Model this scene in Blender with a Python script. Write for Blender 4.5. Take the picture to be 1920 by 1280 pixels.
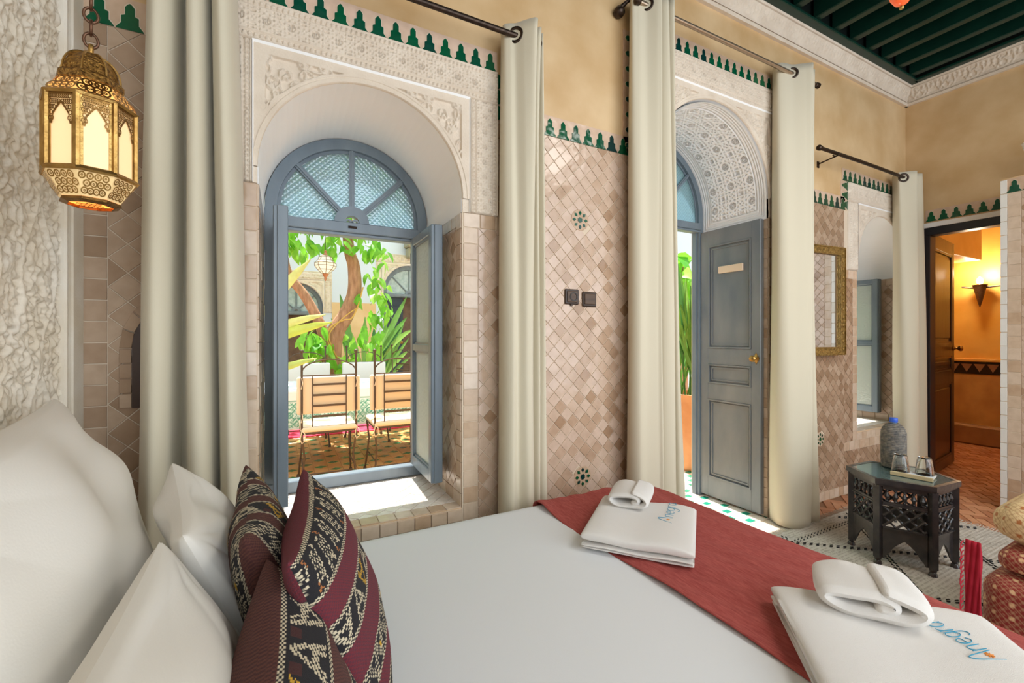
import bpy, bmesh, math, random
import numpy as np
from math import sin, cos, pi, radians as RAD
random.seed(7); RNG = np.random.RandomState(7)
for o in list(bpy.data.objects): bpy.data.objects.remove(o)
C = bpy.context.scene.collection
SC = bpy.context.scene
# ------------------------------------------------------------------ camera, world, lights, exposure
CAMZ = 1.206
cam = bpy.data.cameras.new('camera'); cam.sensor_width = 36; cam.lens = 820/1920*36
cam.shift_y = -8/1920; cam.clip_start = 0.03
camo = bpy.data.objects.new('camera', cam); C.objects.link(camo)
camo.location = (0, -1.8, CAMZ); camo.rotation_euler = (pi/2, 0, -RAD(27.5)); SC.camera = camo
W = bpy.data.worlds.new('sky'); SC.world = W; W.use_nodes = True
bg = W.node_tree.nodes['Background']; bg.inputs[0].default_value = (0.78, 0.89, 1.0, 1); bg.inputs[1].default_value = 2.6
def light(name, kind, loc, energy, color=(1,1,1), rot=(0,0,0), **kw):
    l = bpy.data.lights.new(name, kind); l.energy = energy; l.color = color
    for k, v in kw.items(): setattr(l, k, v)
    o = bpy.data.objects.new(name, l); C.objects.link(o); o.location = loc; o.rotation_euler = rot; return o
sun = light('sun', 'SUN', (0, 5, 8), 11.0, (1.0, 0.97, 0.93), angle=0.01)
import mathutils
sun.rotation_euler = mathutils.Vector((0.02, 0.436, 1.255)).to_track_quat('Z', 'Y').to_euler()
light('room_back_window_light', 'AREA', (1.9, -4.3, 1.9), 64, (0.98, 0.99, 1.0), (RAD(-90)+pi, 0, 0), shape='RECTANGLE', size=4.6, size_y=2.6)  # unseen fill panel added at the open back to brighten the room
light('ceiling_lantern_light', 'AREA', (2.3, -2.3, 3.1), 40, (1.0, 0.95, 0.88), (0, 0, 0), shape='DISK', size=1.2)  # unseen fill disk added under the ceiling; no lamp hangs here
SC.view_settings.view_transform = 'Standard'; SC.view_settings.look = 'None'
SC.view_settings.exposure = -0.06; SC.view_settings.gamma = 1.0; SC.view_settings.use_curve_mapping = False
def frame_px(x, y, z):
    a = RAD(27.5); d = (x, y+1.8); w = d[0]*sin(a)+d[1]*cos(a)
    if w < 0.05: return None
    return 960+820*(d[0]*cos(a)-d[1]*sin(a))/w, 632-820*(z-CAMZ)/w, w
# ------------------------------------------------------------------ materials
def srgb(r, g, b):
    f = lambda c: (c/255/12.92) if c/255 <= 0.04045 else ((c/255+0.055)/1.055)**2.4
    return (f(r), f(g), f(b), 1)
MATS = {}
def mat(name, col=None, rough=0.6, metal=0.0, var=None, vscale=6, bump=0, bscale=40, spec=0.5, emit=None, estr=0, attr=None, sheen=0, coat=0, detail=4, wave=None, trans=0, stretch=None):
    if name in MATS: return MATS[name]
    m = bpy.data.materials.new(name); m.use_nodes = True; nt = m.node_tree; N = nt.nodes; Lk = nt.links
    p = N['Principled BSDF']; p.inputs['Base Color'].default_value = col; p.inputs['Roughness'].default_value = rough
    p.inputs['Metallic'].default_value = metal; p.inputs['Specular IOR Level'].default_value = spec
    if sheen: p.inputs['Sheen Weight'].default_value = sheen
    if coat: p.inputs['Coat Weight'].default_value = coat; p.inputs['Coat Roughness'].default_value = 0.08
    if trans: p.inputs['Transmission Weight'].default_value = trans
    if emit: p.inputs['Emission Color'].default_value = emit; p.inputs['Emission Strength'].default_value = estr
    tc = N.new('ShaderNodeTexCoord'); src = tc.outputs['Object']
    if stretch:
        mp = N.new('ShaderNodeMapping'); mp.inputs['Scale'].default_value = stretch; Lk.new(src, mp.inputs[0]); src = mp.outputs[0]
    if var:
        nz = N.new('ShaderNodeTexNoise'); nz.inputs['Scale'].default_value = vscale; nz.inputs['Detail'].default_value = detail
        Lk.new(src, nz.inputs['Vector'])
        cr = N.new('ShaderNodeValToRGB'); cr.color_ramp.elements[0].position = 0.32; cr.color_ramp.elements[1].position = 0.68
        cr.color_ramp.elements[0].color = col; cr.color_ramp.elements[1].color = var
        Lk.new(nz.outputs[0], cr.inputs[0]); Lk.new(cr.outputs[0], p.inputs['Base Color'])
    if attr:
        at = N.new('ShaderNodeAttribute'); at.attribute_name = attr; Lk.new(at.outputs['Color'], p.inputs['Base Color'])
    if bump:
        nb = N.new('ShaderNodeTexNoise'); nb.inputs['Scale'].default_value = bscale; nb.inputs['Detail'].default_value = 5
        Lk.new(src, nb.inputs['Vector'])
        b = N.new('ShaderNodeBump'); b.inputs['Strength'].default_value = min(1, bump); b.inputs['Distance'].default_value = 0.01*max(1, bump)
        Lk.new(nb.outputs[0], b.inputs['Height']); Lk.new(b.outputs[0], p.inputs['Normal'])
    MATS[name] = m; return m
def tile_mat(name, cols, rough=0.16, seed=0.0, bump=0.25, bscale=14):
    """glazed tile: the tint differs from tile to tile"""
    if name in MATS: return MATS[name]
    m = bpy.data.materials.new(name); m.use_nodes = True; nt = m.node_tree; N = nt.nodes; Lk = nt.links; p = N['Principled BSDF']
    p.inputs['Roughness'].default_value = rough
    oi = N.new('ShaderNodeObjectInfo'); gi = N.new('ShaderNodeNewGeometry')
    a = N.new('ShaderNodeMath'); a.operation = 'ADD'; Lk.new(oi.outputs['Random'], a.inputs[0]); Lk.new(gi.outputs['Random Per Island'], a.inputs[1])
    a2 = N.new('ShaderNodeMath'); a2.operation = 'ADD'; Lk.new(a.outputs[0], a2.inputs[0]); a2.inputs[1].default_value = seed
    f = N.new('ShaderNodeMath'); f.operation = 'FRACT'; Lk.new(a2.outputs[0], f.inputs[0])
    cr = N.new('ShaderNodeValToRGB'); els = cr.color_ramp.elements
    for i, (pos, c) in enumerate(cols):
        if i < 2: els[i].position = pos; els[i].color = c
        else: e = els.new(pos); e.color = c
    Lk.new(f.outputs[0], cr.inputs[0])
    tc = N.new('ShaderNodeTexCoord')
    nz = N.new('ShaderNodeTexNoise'); nz.inputs['Scale'].default_value = 22; nz.inputs['Detail'].default_value = 3; Lk.new(tc.outputs['Object'], nz.inputs['Vector'])
    mx = N.new('ShaderNodeMixRGB'); mx.blend_type = 'MULTIPLY'; mx.inputs[0].default_value = 0.35
    g = N.new('ShaderNodeValToRGB'); g.color_ramp.elements[0].position = 0.35; g.color_ramp.elements[0].color = (0.72, 0.66, 0.6, 1); g.color_ramp.elements[1].position = 0.6; g.color_ramp.elements[1].color = (1, 1, 1, 1)
    Lk.new(nz.outputs[0], g.inputs[0]); Lk.new(cr.outputs[0], mx.inputs[1]); Lk.new(g.outputs[0], mx.inputs[2]); Lk.new(mx.outputs[0], p.inputs['Base Color'])
    nb = N.new('ShaderNodeTexNoise'); nb.inputs['Scale'].default_value = bscale; nb.inputs['Detail'].default_value = 2; Lk.new(tc.outputs['Object'], nb.inputs['Vector'])
    b = N.new('ShaderNodeBump'); b.inputs['Strength'].default_value = bump; b.inputs['Distance'].default_value = 0.01
    Lk.new(nb.outputs[0], b.inputs['Height']); Lk.new(b.outputs[0], p.inputs['Normal'])
    MATS[name] = m; return m
def glass_mat(name, col, tr=0.35, bscale=90, lines=True, transl=0.5, lattice=False):
    """relief glass: light passes through it scattered, figures pressed in its face"""
    m = bpy.data.materials.new(name); m.use_nodes = True; nt = m.node_tree; N = nt.nodes; Lk = nt.links; N.clear()
    out = N.new('ShaderNodeOutputMaterial')
    t = N.new('ShaderNodeBsdfTransparent'); t.inputs[0].default_value = (min(1, col[0]*1.25), min(1, col[1]*1.25), min(1, col[2]*1.2), 1)
    tl = N.new('ShaderNodeBsdfTranslucent'); tl.inputs[0].default_value = col
    gl = N.new('ShaderNodeBsdfGlossy'); gl.inputs['Roughness'].default_value = 0.12
    df = N.new('ShaderNodeBsdfDiffuse'); df.inputs[0].default_value = col
    tc = N.new('ShaderNodeTexCoord'); vo = N.new('ShaderNodeTexVoronoi'); vo.inputs['Scale'].default_value = bscale
    if lattice: vo.inputs['Randomness'].default_value = 0.0
    vo.feature = 'DISTANCE_TO_EDGE' if lines else 'F1'
    if lattice:
        vo.voronoi_dimensions = '2D'; sx_ = N.new('ShaderNodeSeparateXYZ'); cx_ = N.new('ShaderNodeCombineXYZ'); Lk.new(tc.outputs['Object'], sx_.inputs[0]); Lk.new(sx_.outputs[0], cx_.inputs[0]); Lk.new(sx_.outputs[2], cx_.inputs[1]); rt = N.new('ShaderNodeVectorRotate'); rt.inputs['Angle'].default_value = pi/4; rt.rotation_type = 'Z_AXIS'; Lk.new(cx_.outputs[0], rt.inputs[0]); Lk.new(rt.outputs[0], vo.inputs['Vector'])
    else: Lk.new(tc.outputs['Object'], vo.inputs['Vector'])
    b = N.new('ShaderNodeBump'); b.inputs['Strength'].default_value = 0.8; b.inputs['Distance'].default_value = 0.004
    Lk.new(vo.outputs['Distance'], b.inputs['Height'])
    for s in (gl, tl, df): Lk.new(b.outputs[0], s.inputs['Normal'])
    m1 = N.new('ShaderNodeMixShader'); m1.inputs[0].default_value = 1-transl; Lk.new(tl.outputs[0], m1.inputs[1]); Lk.new(df.outputs[0], m1.inputs[2])
    m2 = N.new('ShaderNodeMixShader'); m2.inputs[0].default_value = tr
    cr = N.new('ShaderNodeMapRange'); cr.inputs[1].default_value = 0.0; cr.inputs[2].default_value = 0.12; cr.inputs[3].default_value = max(0, tr-0.25); cr.inputs[4].default_value = tr+0.08
    Lk.new(vo.outputs['Distance'], cr.inputs[0]); Lk.new(cr.outputs[0], m2.inputs[0])
    Lk.new(m1.outputs[0], m2.inputs[1]); Lk.new(t.outputs[0], m2.inputs[2])
    m3 = N.new('ShaderNodeMixShader'); m3.inputs[0].default_value = 0.12; Lk.new(m2.outputs[0], m3.inputs[1]); Lk.new(gl.outputs[0], m3.inputs[2])
    Lk.new(m3.outputs[0], out.inputs[0]); MATS[name] = m; return m
TAD = mat('tadelakt', srgb(198,162,113), 0.45, var=srgb(220,190,146), vscale=3.6, bump=0.12, bscale=9, detail=8)
STU = mat('carved_stucco', srgb(226,212,193), 0.8, var=srgb(214,198,178), vscale=9, bump=0.25, bscale=120)
STUL = mat('headboard_stucco', srgb(226,218,203), 0.75, var=srgb(214,200,176), vscale=7, bump=0.15, bscale=160)
WHT = mat('white_plaster', srgb(247,246,244), 0.7, bump=0.05, bscale=12)
GROUT = mat('cream_grout', srgb(212,194,170), 0.85)
LAT = mat('white_lattice_stucco', srgb(246,245,244), 0.8, bump=0.1, bscale=100)
ZB = [(0.0, srgb(211,186,166)), (1.0, srgb(168,136,108)), (0.45, srgb(205,179,157)), (0.7, srgb(198,170,146)), (0.9, srgb(186,156,130))]
ZEL = tile_mat('zellige_beige', ZB, 0.16)
ZEL2 = tile_mat('zellige_border', [(0.0, srgb(216,196,174)), (1.0, srgb(190,160,130)), (0.6, srgb(206,182,156))], 0.18)
ZDK = tile_mat('zellige_dark', [(0.0, srgb(190,165,140)), (1.0, srgb(154,126,100)), (0.5, srgb(174,146,120))], 0.2)  # darker copy of the beige; in the left corner it stands for shade
GRN = tile_mat('green_glaze', [(0.0, srgb(6,72,50)), (1.0, srgb(10,50,50)), (0.5, srgb(4,88,54))], 0.12, bump=0.35)
MGR = tile_mat('merlon_ground_glaze', [(0.0, srgb(216,188,166)), (1.0, srgb(206,176,148))], 0.2)
BLU = mat('blue_grey_paint', srgb(104,116,126), 0.3, var=srgb(120,132,140), vscale=10, bump=0.08, bscale=30, stretch=(1, 1, 0.3))
CUR = mat('cream_curtain_cloth', srgb(208,199,175), 0.85, bump=0.06, bscale=400, sheen=0.2)
IRON = mat('dark_bronze', srgb(74,60,50), 0.38, 0.8, var=srgb(50,40,34), vscale=60)
IRON2 = mat('wrought_iron', srgb(92,78,66), 0.5, 0.55)
BRS = mat('brass', srgb(196,158,92), 0.34, 0.9, var=srgb(150,114,60), vscale=30, bump=0.2, bscale=90)
BRSD = mat('aged_brass', srgb(150,112,58), 0.42, 0.85, var=srgb(108,76,38), vscale=40, bump=0.3, bscale=140)
SHT = mat('white_bed_linen', srgb(224,226,228), 0.75, bump=0.04, bscale=500)
PIL = mat('white_pillow_cotton', srgb(224,219,209), 0.8, bump=0.05, bscale=300)
TWL = mat('terry_cloth', srgb(238,234,228), 0.95, bump=0.5, bscale=900, sheen=0.3)
RUN = mat('red_runner_cloth', srgb(150,58,54), 0.85, var=srgb(178,86,78), vscale=9, bump=0.25, bscale=60, detail=8, stretch=(26, 4, 10))
BLK = mat('black_painted_wood', srgb(42,40,42), 0.35, var=srgb(58,54,54), vscale=30, coat=0.2)
TER = tile_mat('terracotta_brick', [(0.0, srgb(206,150,112)), (1.0, srgb(166,104,70)), (0.5, srgb(190,130,92))], 0.4, bump=0.2)
TERG = mat('brick_mortar', srgb(146,108,80), 0.9)
ORG = mat('orange_tadelakt', srgb(228,170,72), 0.4, var=srgb(240,190,96), vscale=4, bump=0.1, bscale=10)
ORGD = mat('ochre_dado', srgb(206,164,98), 0.4, var=srgb(184,140,80), vscale=6, bump=0.1, bscale=10)
BRN = mat('dark_brown_wood', srgb(46,32,24), 0.35, var=srgb(64,46,32), vscale=5, bump=0.1, bscale=40, stretch=(1, 1, 0.15), coat=0.2)
CEIL = mat('green_lacquer', srgb(11,44,35), 0.32, var=srgb(14,52,41), vscale=12, spec=.4)
CEILD = mat('dark_green_boards', srgb(8,16,13), 0.5)
GLF = glass_mat('relief_glass_blue', srgb(166,190,200), 0.26, 56, True, 0.75, lattice=True)
GLL = glass_mat('frosted_relief_glass', srgb(232,242,236), 0.14, 60, False, 0.5)
# ------------------------------------------------------------------ mesh helpers
def link(o, parent=None, label=None, cat=None, group=None, kind=None):
    C.objects.link(o)
    if parent is not None: o.parent = parent
    if label: o['label'] = label
    if cat: o['category'] = cat
    if group: o['group'] = group
    if kind: o['kind'] = kind
    return o
def thing(name, label, cat, loc=(0,0,0), rotz=0, group=None, kind=None):
    o = bpy.data.objects.new(name, None); o.location = loc; o.rotation_euler = (0, 0, rotz); o.empty_display_size = 0.05
    return link(o, None, label, cat, group, kind)
class MB:
    def __init__(s): s.v = []; s.f = []; s.m = []; s.mi = 0
    def add(s, vs, fs):
        n = len(s.v); s.v.extend([tuple(map(float, p)) for p in vs])
        for f in fs: s.f.append(tuple(i+n for i in f)); s.m.append(s.mi)
        return s
    def box(s, x0, x1, y0, y1, z0, z1):
        vs = [(x, y, z) for z in (z0, z1) for y in (y0, y1) for x in (x0, x1)]
        return s.add(vs, [(0,2,3,1),(4,5,7,6),(0,1,5,4),(2,6,7,3),(0,4,6,2),(1,3,7,5)])
    def bbox(s, x0, x1, y0, y1, z0, z1, b=0.004):
        """box with bevelled edges"""
        bm = bmesh.new(); bmesh.ops.create_cube(bm, size=1)
        for v in bm.verts: v.co = ((x0+x1)/2+v.co.x*(x1-x0), (y0+y1)/2+v.co.y*(y1-y0), (z0+z1)/2+v.co.z*(z1-z0))
        bmesh.ops.bevel(bm, geom=list(bm.edges), offset=b, segments=1, affect='EDGES', profile=0.5)
        bm.verts.index_update(); s.add([v.co[:] for v in bm.verts], [tuple(v.index for v in f.verts) for f in bm.faces]); bm.free(); return s
    def tube(s, pts, r, n=8, cap=True):
        pts = [mathutils.Vector(p) for p in pts]; R = r if hasattr(r, '__len__') else [r]*len(pts)
        rings = []; t0 = (pts[1]-pts[0]).normalized(); up = mathutils.Vector((0,0,1)) if abs(t0.z) < 0.9 else mathutils.Vector((1,0,0))
        u = t0.cross(up).normalized()
        for i, p in enumerate(pts):
            t = ((pts[min(i+1, len(pts)-1)]-pts[max(i-1, 0)])).normalized()
            u = (u-t*u.dot(t))
            u = u.normalized() if u.length > 1e-6 else t.orthogonal().normalized()
            w = t.cross(u); rings.append([p+(u*cos(2*pi*k/n)+w*sin(2*pi*k/n))*R[i] for k in range(n)])
        vs = [v for rg in rings for v in rg]; fs = []
        for i in range(len(pts)-1):
            for k in range(n): a = i*n+k; b = i*n+(k+1) % n; fs.append((a, b, b+n, a+n))
        if cap: fs.append(tuple(range(n-1, -1, -1))); fs.append(tuple(range((len(pts)-1)*n, len(pts)*n)))
        return s.add(vs, fs)
    def lathe(s, prof, c=(0,0,0), n=16, a0=0, sx=1, sy=1, cap=True):
        vs = []; fs = []
        for r, z in prof:
            for k in range(n): a = a0+2*pi*k/n; vs.append((c[0]+r*cos(a)*sx, c[1]+r*sin(a)*sy, c[2]+z))
        for i in range(len(prof)-1):
            for k in range(n): a = i*n+k; b = i*n+(k+1) % n; fs.append((a, b, b+n, a+n))
        if cap and prof[0][0] > 1e-5: fs.append(tuple(range(n-1, -1, -1)))
        if cap and prof[-1][0] > 1e-5: fs.append(tuple(range((len(prof)-1)*n, len(prof)*n)))
        return s.add(vs, fs)
    def prism(s, poly, fn, d0, d1):
        """poly list of (a,b), fn(a,b,d)->xyz"""
        n = len(poly); vs = [fn(a, b, d0) for a, b in poly]+[fn(a, b, d1) for a, b in poly]
        fs = [tuple(range(n)), tuple(range(2*n-1, n-1, -1))]+[(i, i+n, (i+1) % n+n, (i+1) % n) for i in range(n)]
        return s.add(vs, fs)
    def strip(s, A, B, fn, d0, d1, closed=False):
        """band between polylines A and B extruded from d0 to d1"""
        n = len(A); vs = [fn(a, b, d) for d in (d0, d1) for P in (A, B) for a, b in P]
        fs = []; m = n if closed else n-1
        for i in range(m):
            j = (i+1) % n; fs += [(i, j, n+j, n+i), (2*n+i, 3*n+i, 3*n+j, 2*n+j), (i, 2*n+i, 2*n+j, j), (n+i, n+j, 3*n+j, 3*n+i)]
        if not closed: fs += [(0, n, 3*n, 2*n), (n-1, 3*n-1, 4*n-1, 2*n-1)]
        return s.add(vs, fs)
    def build(s, name, m, parent=None, smooth=False, loc=None, rot=None, **kw):
        me = bpy.data.meshes.new(name); me.from_pydata(s.v, [], s.f)
        ms = m if isinstance(m, (list, tuple)) else [m]
        for q in ms: me.materials.append(q)
        if len(ms) > 1: me.polygons.foreach_set('material_index', s.m)
        if smooth: me.shade_smooth() if smooth is True else me.set_sharp_from_angle(angle=smooth)
        me.validate(); me.update()
        if smooth is not True and smooth: me.shade_smooth(); me.set_sharp_from_angle(angle=smooth)
        bmf = bmesh.new(); bmf.from_mesh(me); bmesh.ops.recalc_face_normals(bmf, faces=bmf.faces); bmf.to_mesh(me); bmf.free()
        o = bpy.data.objects.new(name, me)
        if loc: o.location = loc
        if rot: o.rotation_euler = rot
        return link(o, parent, **kw)
def grid(name, P, m, parent=None, col=None, smooth=True, closed_u=False, flip=False, thick=0, **kw):
    P = np.asarray(P, float); nu, nv = P.shape[:2]
    idx = np.arange(nu*nv).reshape(nu, nv)
    if closed_u: idx = np.vstack([idx, idx[:1]])
    a = idx[:-1, :-1].ravel(); b = idx[1:, :-1].ravel(); c = idx[1:, 1:].ravel(); d = idx[:-1, 1:].ravel()
    F = np.stack([a, d, c, b] if flip else [a, b, c, d], 1)
    me = bpy.data.meshes.new(name); me.vertices.add(nu*nv); me.vertices.foreach_set('co', P.reshape(-1))
    me.loops.add(F.size); me.loops.foreach_set('vertex_index', F.ravel()); me.polygons.add(len(F))
    me.polygons.foreach_set('loop_start', np.arange(0, F.size, 4)); me.update(calc_edges=True)
    if smooth: me.shade_smooth()
    if col is not None:
        at = me.color_attributes.new('Col', 'FLOAT_COLOR', 'POINT'); cc = np.ones((nu*nv, 4)); cc[:, :3] = np.asarray(col).reshape(-1, 3); at.data.foreach_set('color', cc.ravel())
    me.materials.append(m); o = bpy.data.objects.new(name, me); link(o, parent, **kw)
    if thick: sd = o.modifiers.new('thickness', 'SOLIDIFY'); sd.thickness = thick; sd.offset = -1
    return o
def arc(cx, cz, r, a0, a1, n): return [(cx+r*cos(a0+(a1-a0)*i/n), cz+r*sin(a0+(a1-a0)*i/n)) for i in range(n+1)]
XZ = lambda y=0.0: (lambda a, b, d: (a, y-d, b))           # pictures on a wall parallel to x, d towards the room
def copy_tree(o, parent=None):
    c = o.copy(); C.objects.link(c)
    if parent is not None: c.parent = parent
    for ch in [q for q in CH.get(o.name, [])]: copy_tree(ch, c)
    return c
CH = {}
def kids(): 
    CH.clear()
    for o in C.objects:
        if o.parent: CH.setdefault(o.parent.name, []).append(o)
# ------------------------------------------------------------------ tiles: every piece with its own edges
def clip(poly, k, val, keep_less):
    out = []
    for i in range(len(poly)):
        p, q = poly[i], poly[(i+1) % len(poly)]
        ip = (p[k] <= val) if keep_less else (p[k] >= val); iq = (q[k] <= val) if keep_less else (q[k] >= val)
        if ip: out.append(p)
        if ip != iq:
            t = (val-p[k])/(q[k]-p[k]); r = [p[0]+(q[0]-p[0])*t, p[1]+(q[1]-p[1])*t]; r[k] = val; out.append(tuple(r))
    return out
def parea(p): return abs(sum(p[i][0]*p[(i+1) % len(p)][1]-p[(i+1) % len(p)][0]*p[i][1] for i in range(len(p))))/2
PIECES = {}
HIDE = [(250, 458), (937, 1018), (1176, 1278), (1452, 1530), (1687, 1748)]
def piece(owner, kind, poly, fn, m, d=0.005, grout=0.0015, tilt=0.012, d0=-0.002, always=False, rank=None):
    if len(poly) < 3 or parea(poly) < 6e-5: return
    cx = sum(p[0] for p in poly)/len(poly); cy = sum(p[1] for p in poly)/len(poly)
    rad = max(math.hypot(p[0]-cx, p[1]-cy) for p in poly); k = 1-grout/max(rad*0.6, 1e-3)
    ta = random.uniform(-tilt, tilt); tb = random.uniform(-tilt, tilt); dd = d+random.uniform(-0.0008, 0.0008)
    P = [(cx+(a-cx)*k, cy+(b-cy)*k) for a, b in poly]; P2 = [(cx+(a-cx)*(k-0.03), cy+(b-cy)*(k-0.03)) for a, b in poly]
    n = len(P); vs = [fn(a, b, d0) for a, b in P]+[fn(a, b, dd-0.001+ta*(a-cx)+tb*(b-cy)) for a, b in P]+[fn(a, b, dd+ta*(a-cx)+tb*(b-cy)) for a, b in P2]
    fs = [tuple(range(2*n, 3*n))]
    for l in range(2):
        for i in range(n): fs.append((l*n+i, l*n+(i+1) % n, (l+1)*n+(i+1) % n, (l+1)*n+i))
    if rank is None:
        q = frame_px(*fn(cx, cy, dd)); rank = 0
        if q and -20 < q[0] < 1940 and -20 < q[1] < 1300:
            pp = [frame_px(*fn(a, b, dd)) for a, b in P]
            if all(pp): rank = parea([(t[0], t[1]) for t in pp])
            if any(a <= q[0] <= b for a, b in HIDE) and not always: rank *= 0.01
            if q[1] > 1000 and q[0] < 1200: rank *= 0.01
    PIECES.setdefault((owner.name, kind, m.name), []).append((rank, vs, fs, owner))
def emit_pieces():
    bykind = {}
    for (on, kind, mn), L in PIECES.items(): bykind.setdefault((on, kind), []).extend([(r, v, f, o, mn) for r, v, f, o in L])
    for (on, kind), L in bykind.items():
        L.sort(key=lambda t: -t[0]); owner = L[0][3]
        for r, vs, fs, o, mn in L[:300]:
            me = bpy.data.meshes.new(kind); me.from_pydata([tuple(map(float, v)) for v in vs], [], fs); me.materials.append(MATS[mn]); me.update()
            bmf = bmesh.new(); bmf.from_mesh(me); bmesh.ops.recalc_face_normals(bmf, faces=bmf.faces); bmf.to_mesh(me); bmf.free()
            ob = bpy.data.objects.new(kind, me); link(ob, owner)
        if len(L) > 300:
            names = sorted(set(t[4] for t in L[300:])); mb = MB()
            for r, vs, fs, o, mn in L[300:]: mb.mi = names.index(mn); mb.add(vs, fs)
            mb.build(kind+'_field', [MATS[q] for q in names], owner, kind='stuff')
def diamonds(owner, kind, a0, a1, b0, b1, fn, m, da=0.075, db=0.075, oa=0, ob=0, skip=None, **kw):
    i0 = int((a0-oa)/(da/2))-2; i1 = int((a1-oa)/(da/2))+2; j0 = int((b0-ob)/(db/2))-2; j1 = int((b1-ob)/(db/2))+2
    for i in range(i0, i1+1):
        for j in range(j0, j1+1):
            if (i+j) & 1: continue
            x = oa+i*da/2; y = ob+j*db/2
            p = [(x-da/2, y), (x, y-db/2), (x+da/2, y), (x, y+db/2)]
            for k, v, le in ((0, a0, False), (0, a1, True), (1, b0, False), (1, b1, True)):
                if p: p = clip(p, k, v, le)
            if len(p) < 3: continue
            if skip and skip(sum(t[0] for t in p)/len(p), sum(t[1] for t in p)/len(p)): continue
            piece(owner, kind, p, fn, m, **kw)
def squares(owner, kind, a0, a1, b0, b1, fn, m, na, nb, jit=0.0, **kw):
    for i in range(na):
        for j in range(nb):
            x0 = a0+(a1-a0)*i/na; x1 = a0+(a1-a0)*(i+1)/na; y0 = b0+(b1-b0)*j/nb; y1 = b0+(b1-b0)*(j+1)/nb
            piece(owner, kind, [(x0, y0), (x1, y0), (x1, y1), (x0, y1)], fn, m, **kw)
MER = [(-.5, 0), (.5, 0), (.46, .07), (.31, .22), (.31, .50), (.17, .55), (.17, .84), (.08, .95), (0, 1), (-.08, .95), (-.17, .84), (-.17, .55), (-.31, .50), (-.31, .22), (-.46, .07)]
def merlons(owner, p0, dirv, upv, n, w, h, fn):
    """row of stepped green tiles; p0 start (a,b), dirv along, upv up"""
    T = lambda s, t: (p0[0]+dirv[0]*s+upv[0]*t, p0[1]+dirv[1]*s+upv[1]*t)
    mb = MB()
    for i in range(n):
        c = (i+0.5)*w
        mb.prism([T(c+a*w*1.0+(0.0022 if a > 0 else -0.0022 if a < 0 else 0)*(0 if abs(a) > .45 else 1), b*h+(0.003 if b > 0 else 0)) for a, b in MER], fn, 0.0045, 0.0050)
        piece(owner, 'merlon_tile', [T(c+a*w*0.97, b*h) for a, b in MER], fn, GRN, d=0.0085, grout=0.0004, tilt=0.02, d0=0.003)
        g0 = (i+1)*w if i < n-1 else None
    g = h*1.16; G = [T(0, 0), T(n*w, 0), T(n*w, g), T(0, g)]
    mb2 = MB(); mb2.prism(G, fn, 0, 0.0045)
    mb.build('merlon_grout', GROUT, owner, kind='stuff'); mb2.build('merlon_ground', MGR, owner)
def star(owner, a, b, fn, r=0.045):
    sq = lambda cx, cy, s, th: [(cx+s*cos(th+k*pi/2), cy+s*sin(th+k*pi/2)) for k in range(4)]
    disk = [(a+r*1.25*cos(k*pi/8), b+r*1.25*sin(k*pi/8)) for k in range(16)]
    piece(owner, 'star_ground', disk, fn, ZEL2, d=0.0062, tilt=0)
    piece(owner, 'star_tile', [(a+(r*.34 if k % 2 else r*.26)*cos(k*pi/8), b+(r*.34 if k % 2 else r*.26)*sin(k*pi/8)) for k in range(16)], fn, GRN, d=0.009, tilt=0, grout=0)
    for k in range(8):
        th = k*pi/4; cx = a+r*.78*cos(th); cy = b+r*.78*sin(th); s = r*.26
        piece(owner, 'star_tile', [(cx+s*1.0*cos(th), cy+s*1.0*sin(th)), (cx-s*.75*sin(th), cy+s*.75*cos(th)), (cx-s*cos(th), cy-s*sin(th)), (cx+s*.75*sin(th), cy-s*.75*cos(th))], fn, GRN, d=0.009, tilt=0, grout=0)
# ------------------------------------------------------------------ relief height fields
def sstep(x, a, b): t = np.clip((x-a)/(b-a), 0, 1); return t*t*(3-2*t)
def star_h(x, y, s, w=0.035):
    """interlaced straps forming eight-pointed stars, period s"""
    X = ((x/s+.5) % 1-.5); Y = ((y/s+.5) % 1-.5); h = np.zeros_like(X)
    for k in range(4):
        th = k*pi/4; q = np.abs(X*cos(th)+Y*sin(th))
        for d in (.21, .36): h = np.maximum(h, 1-sstep(np.abs(q-d), w*.7, w*1.2))
    r = np.hypot(X, Y); t = np.arctan2(Y, X)
    pet = (np.cos(t*12) > -0.25) & (r > .06) & (r < .15); h = np.maximum(h, pet*0.9); h = np.maximum(h, (r < .04)*1.0)
    c = np.hypot(np.abs(X)-.5, np.abs(Y)-.5); t2 = np.arctan2(np.abs(Y)-.5, np.abs(X)-.5)
    h = np.maximum(h, ((np.cos(t2*8) > -.2) & (c > .05) & (c < .13))*0.9)
    return h
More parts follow.
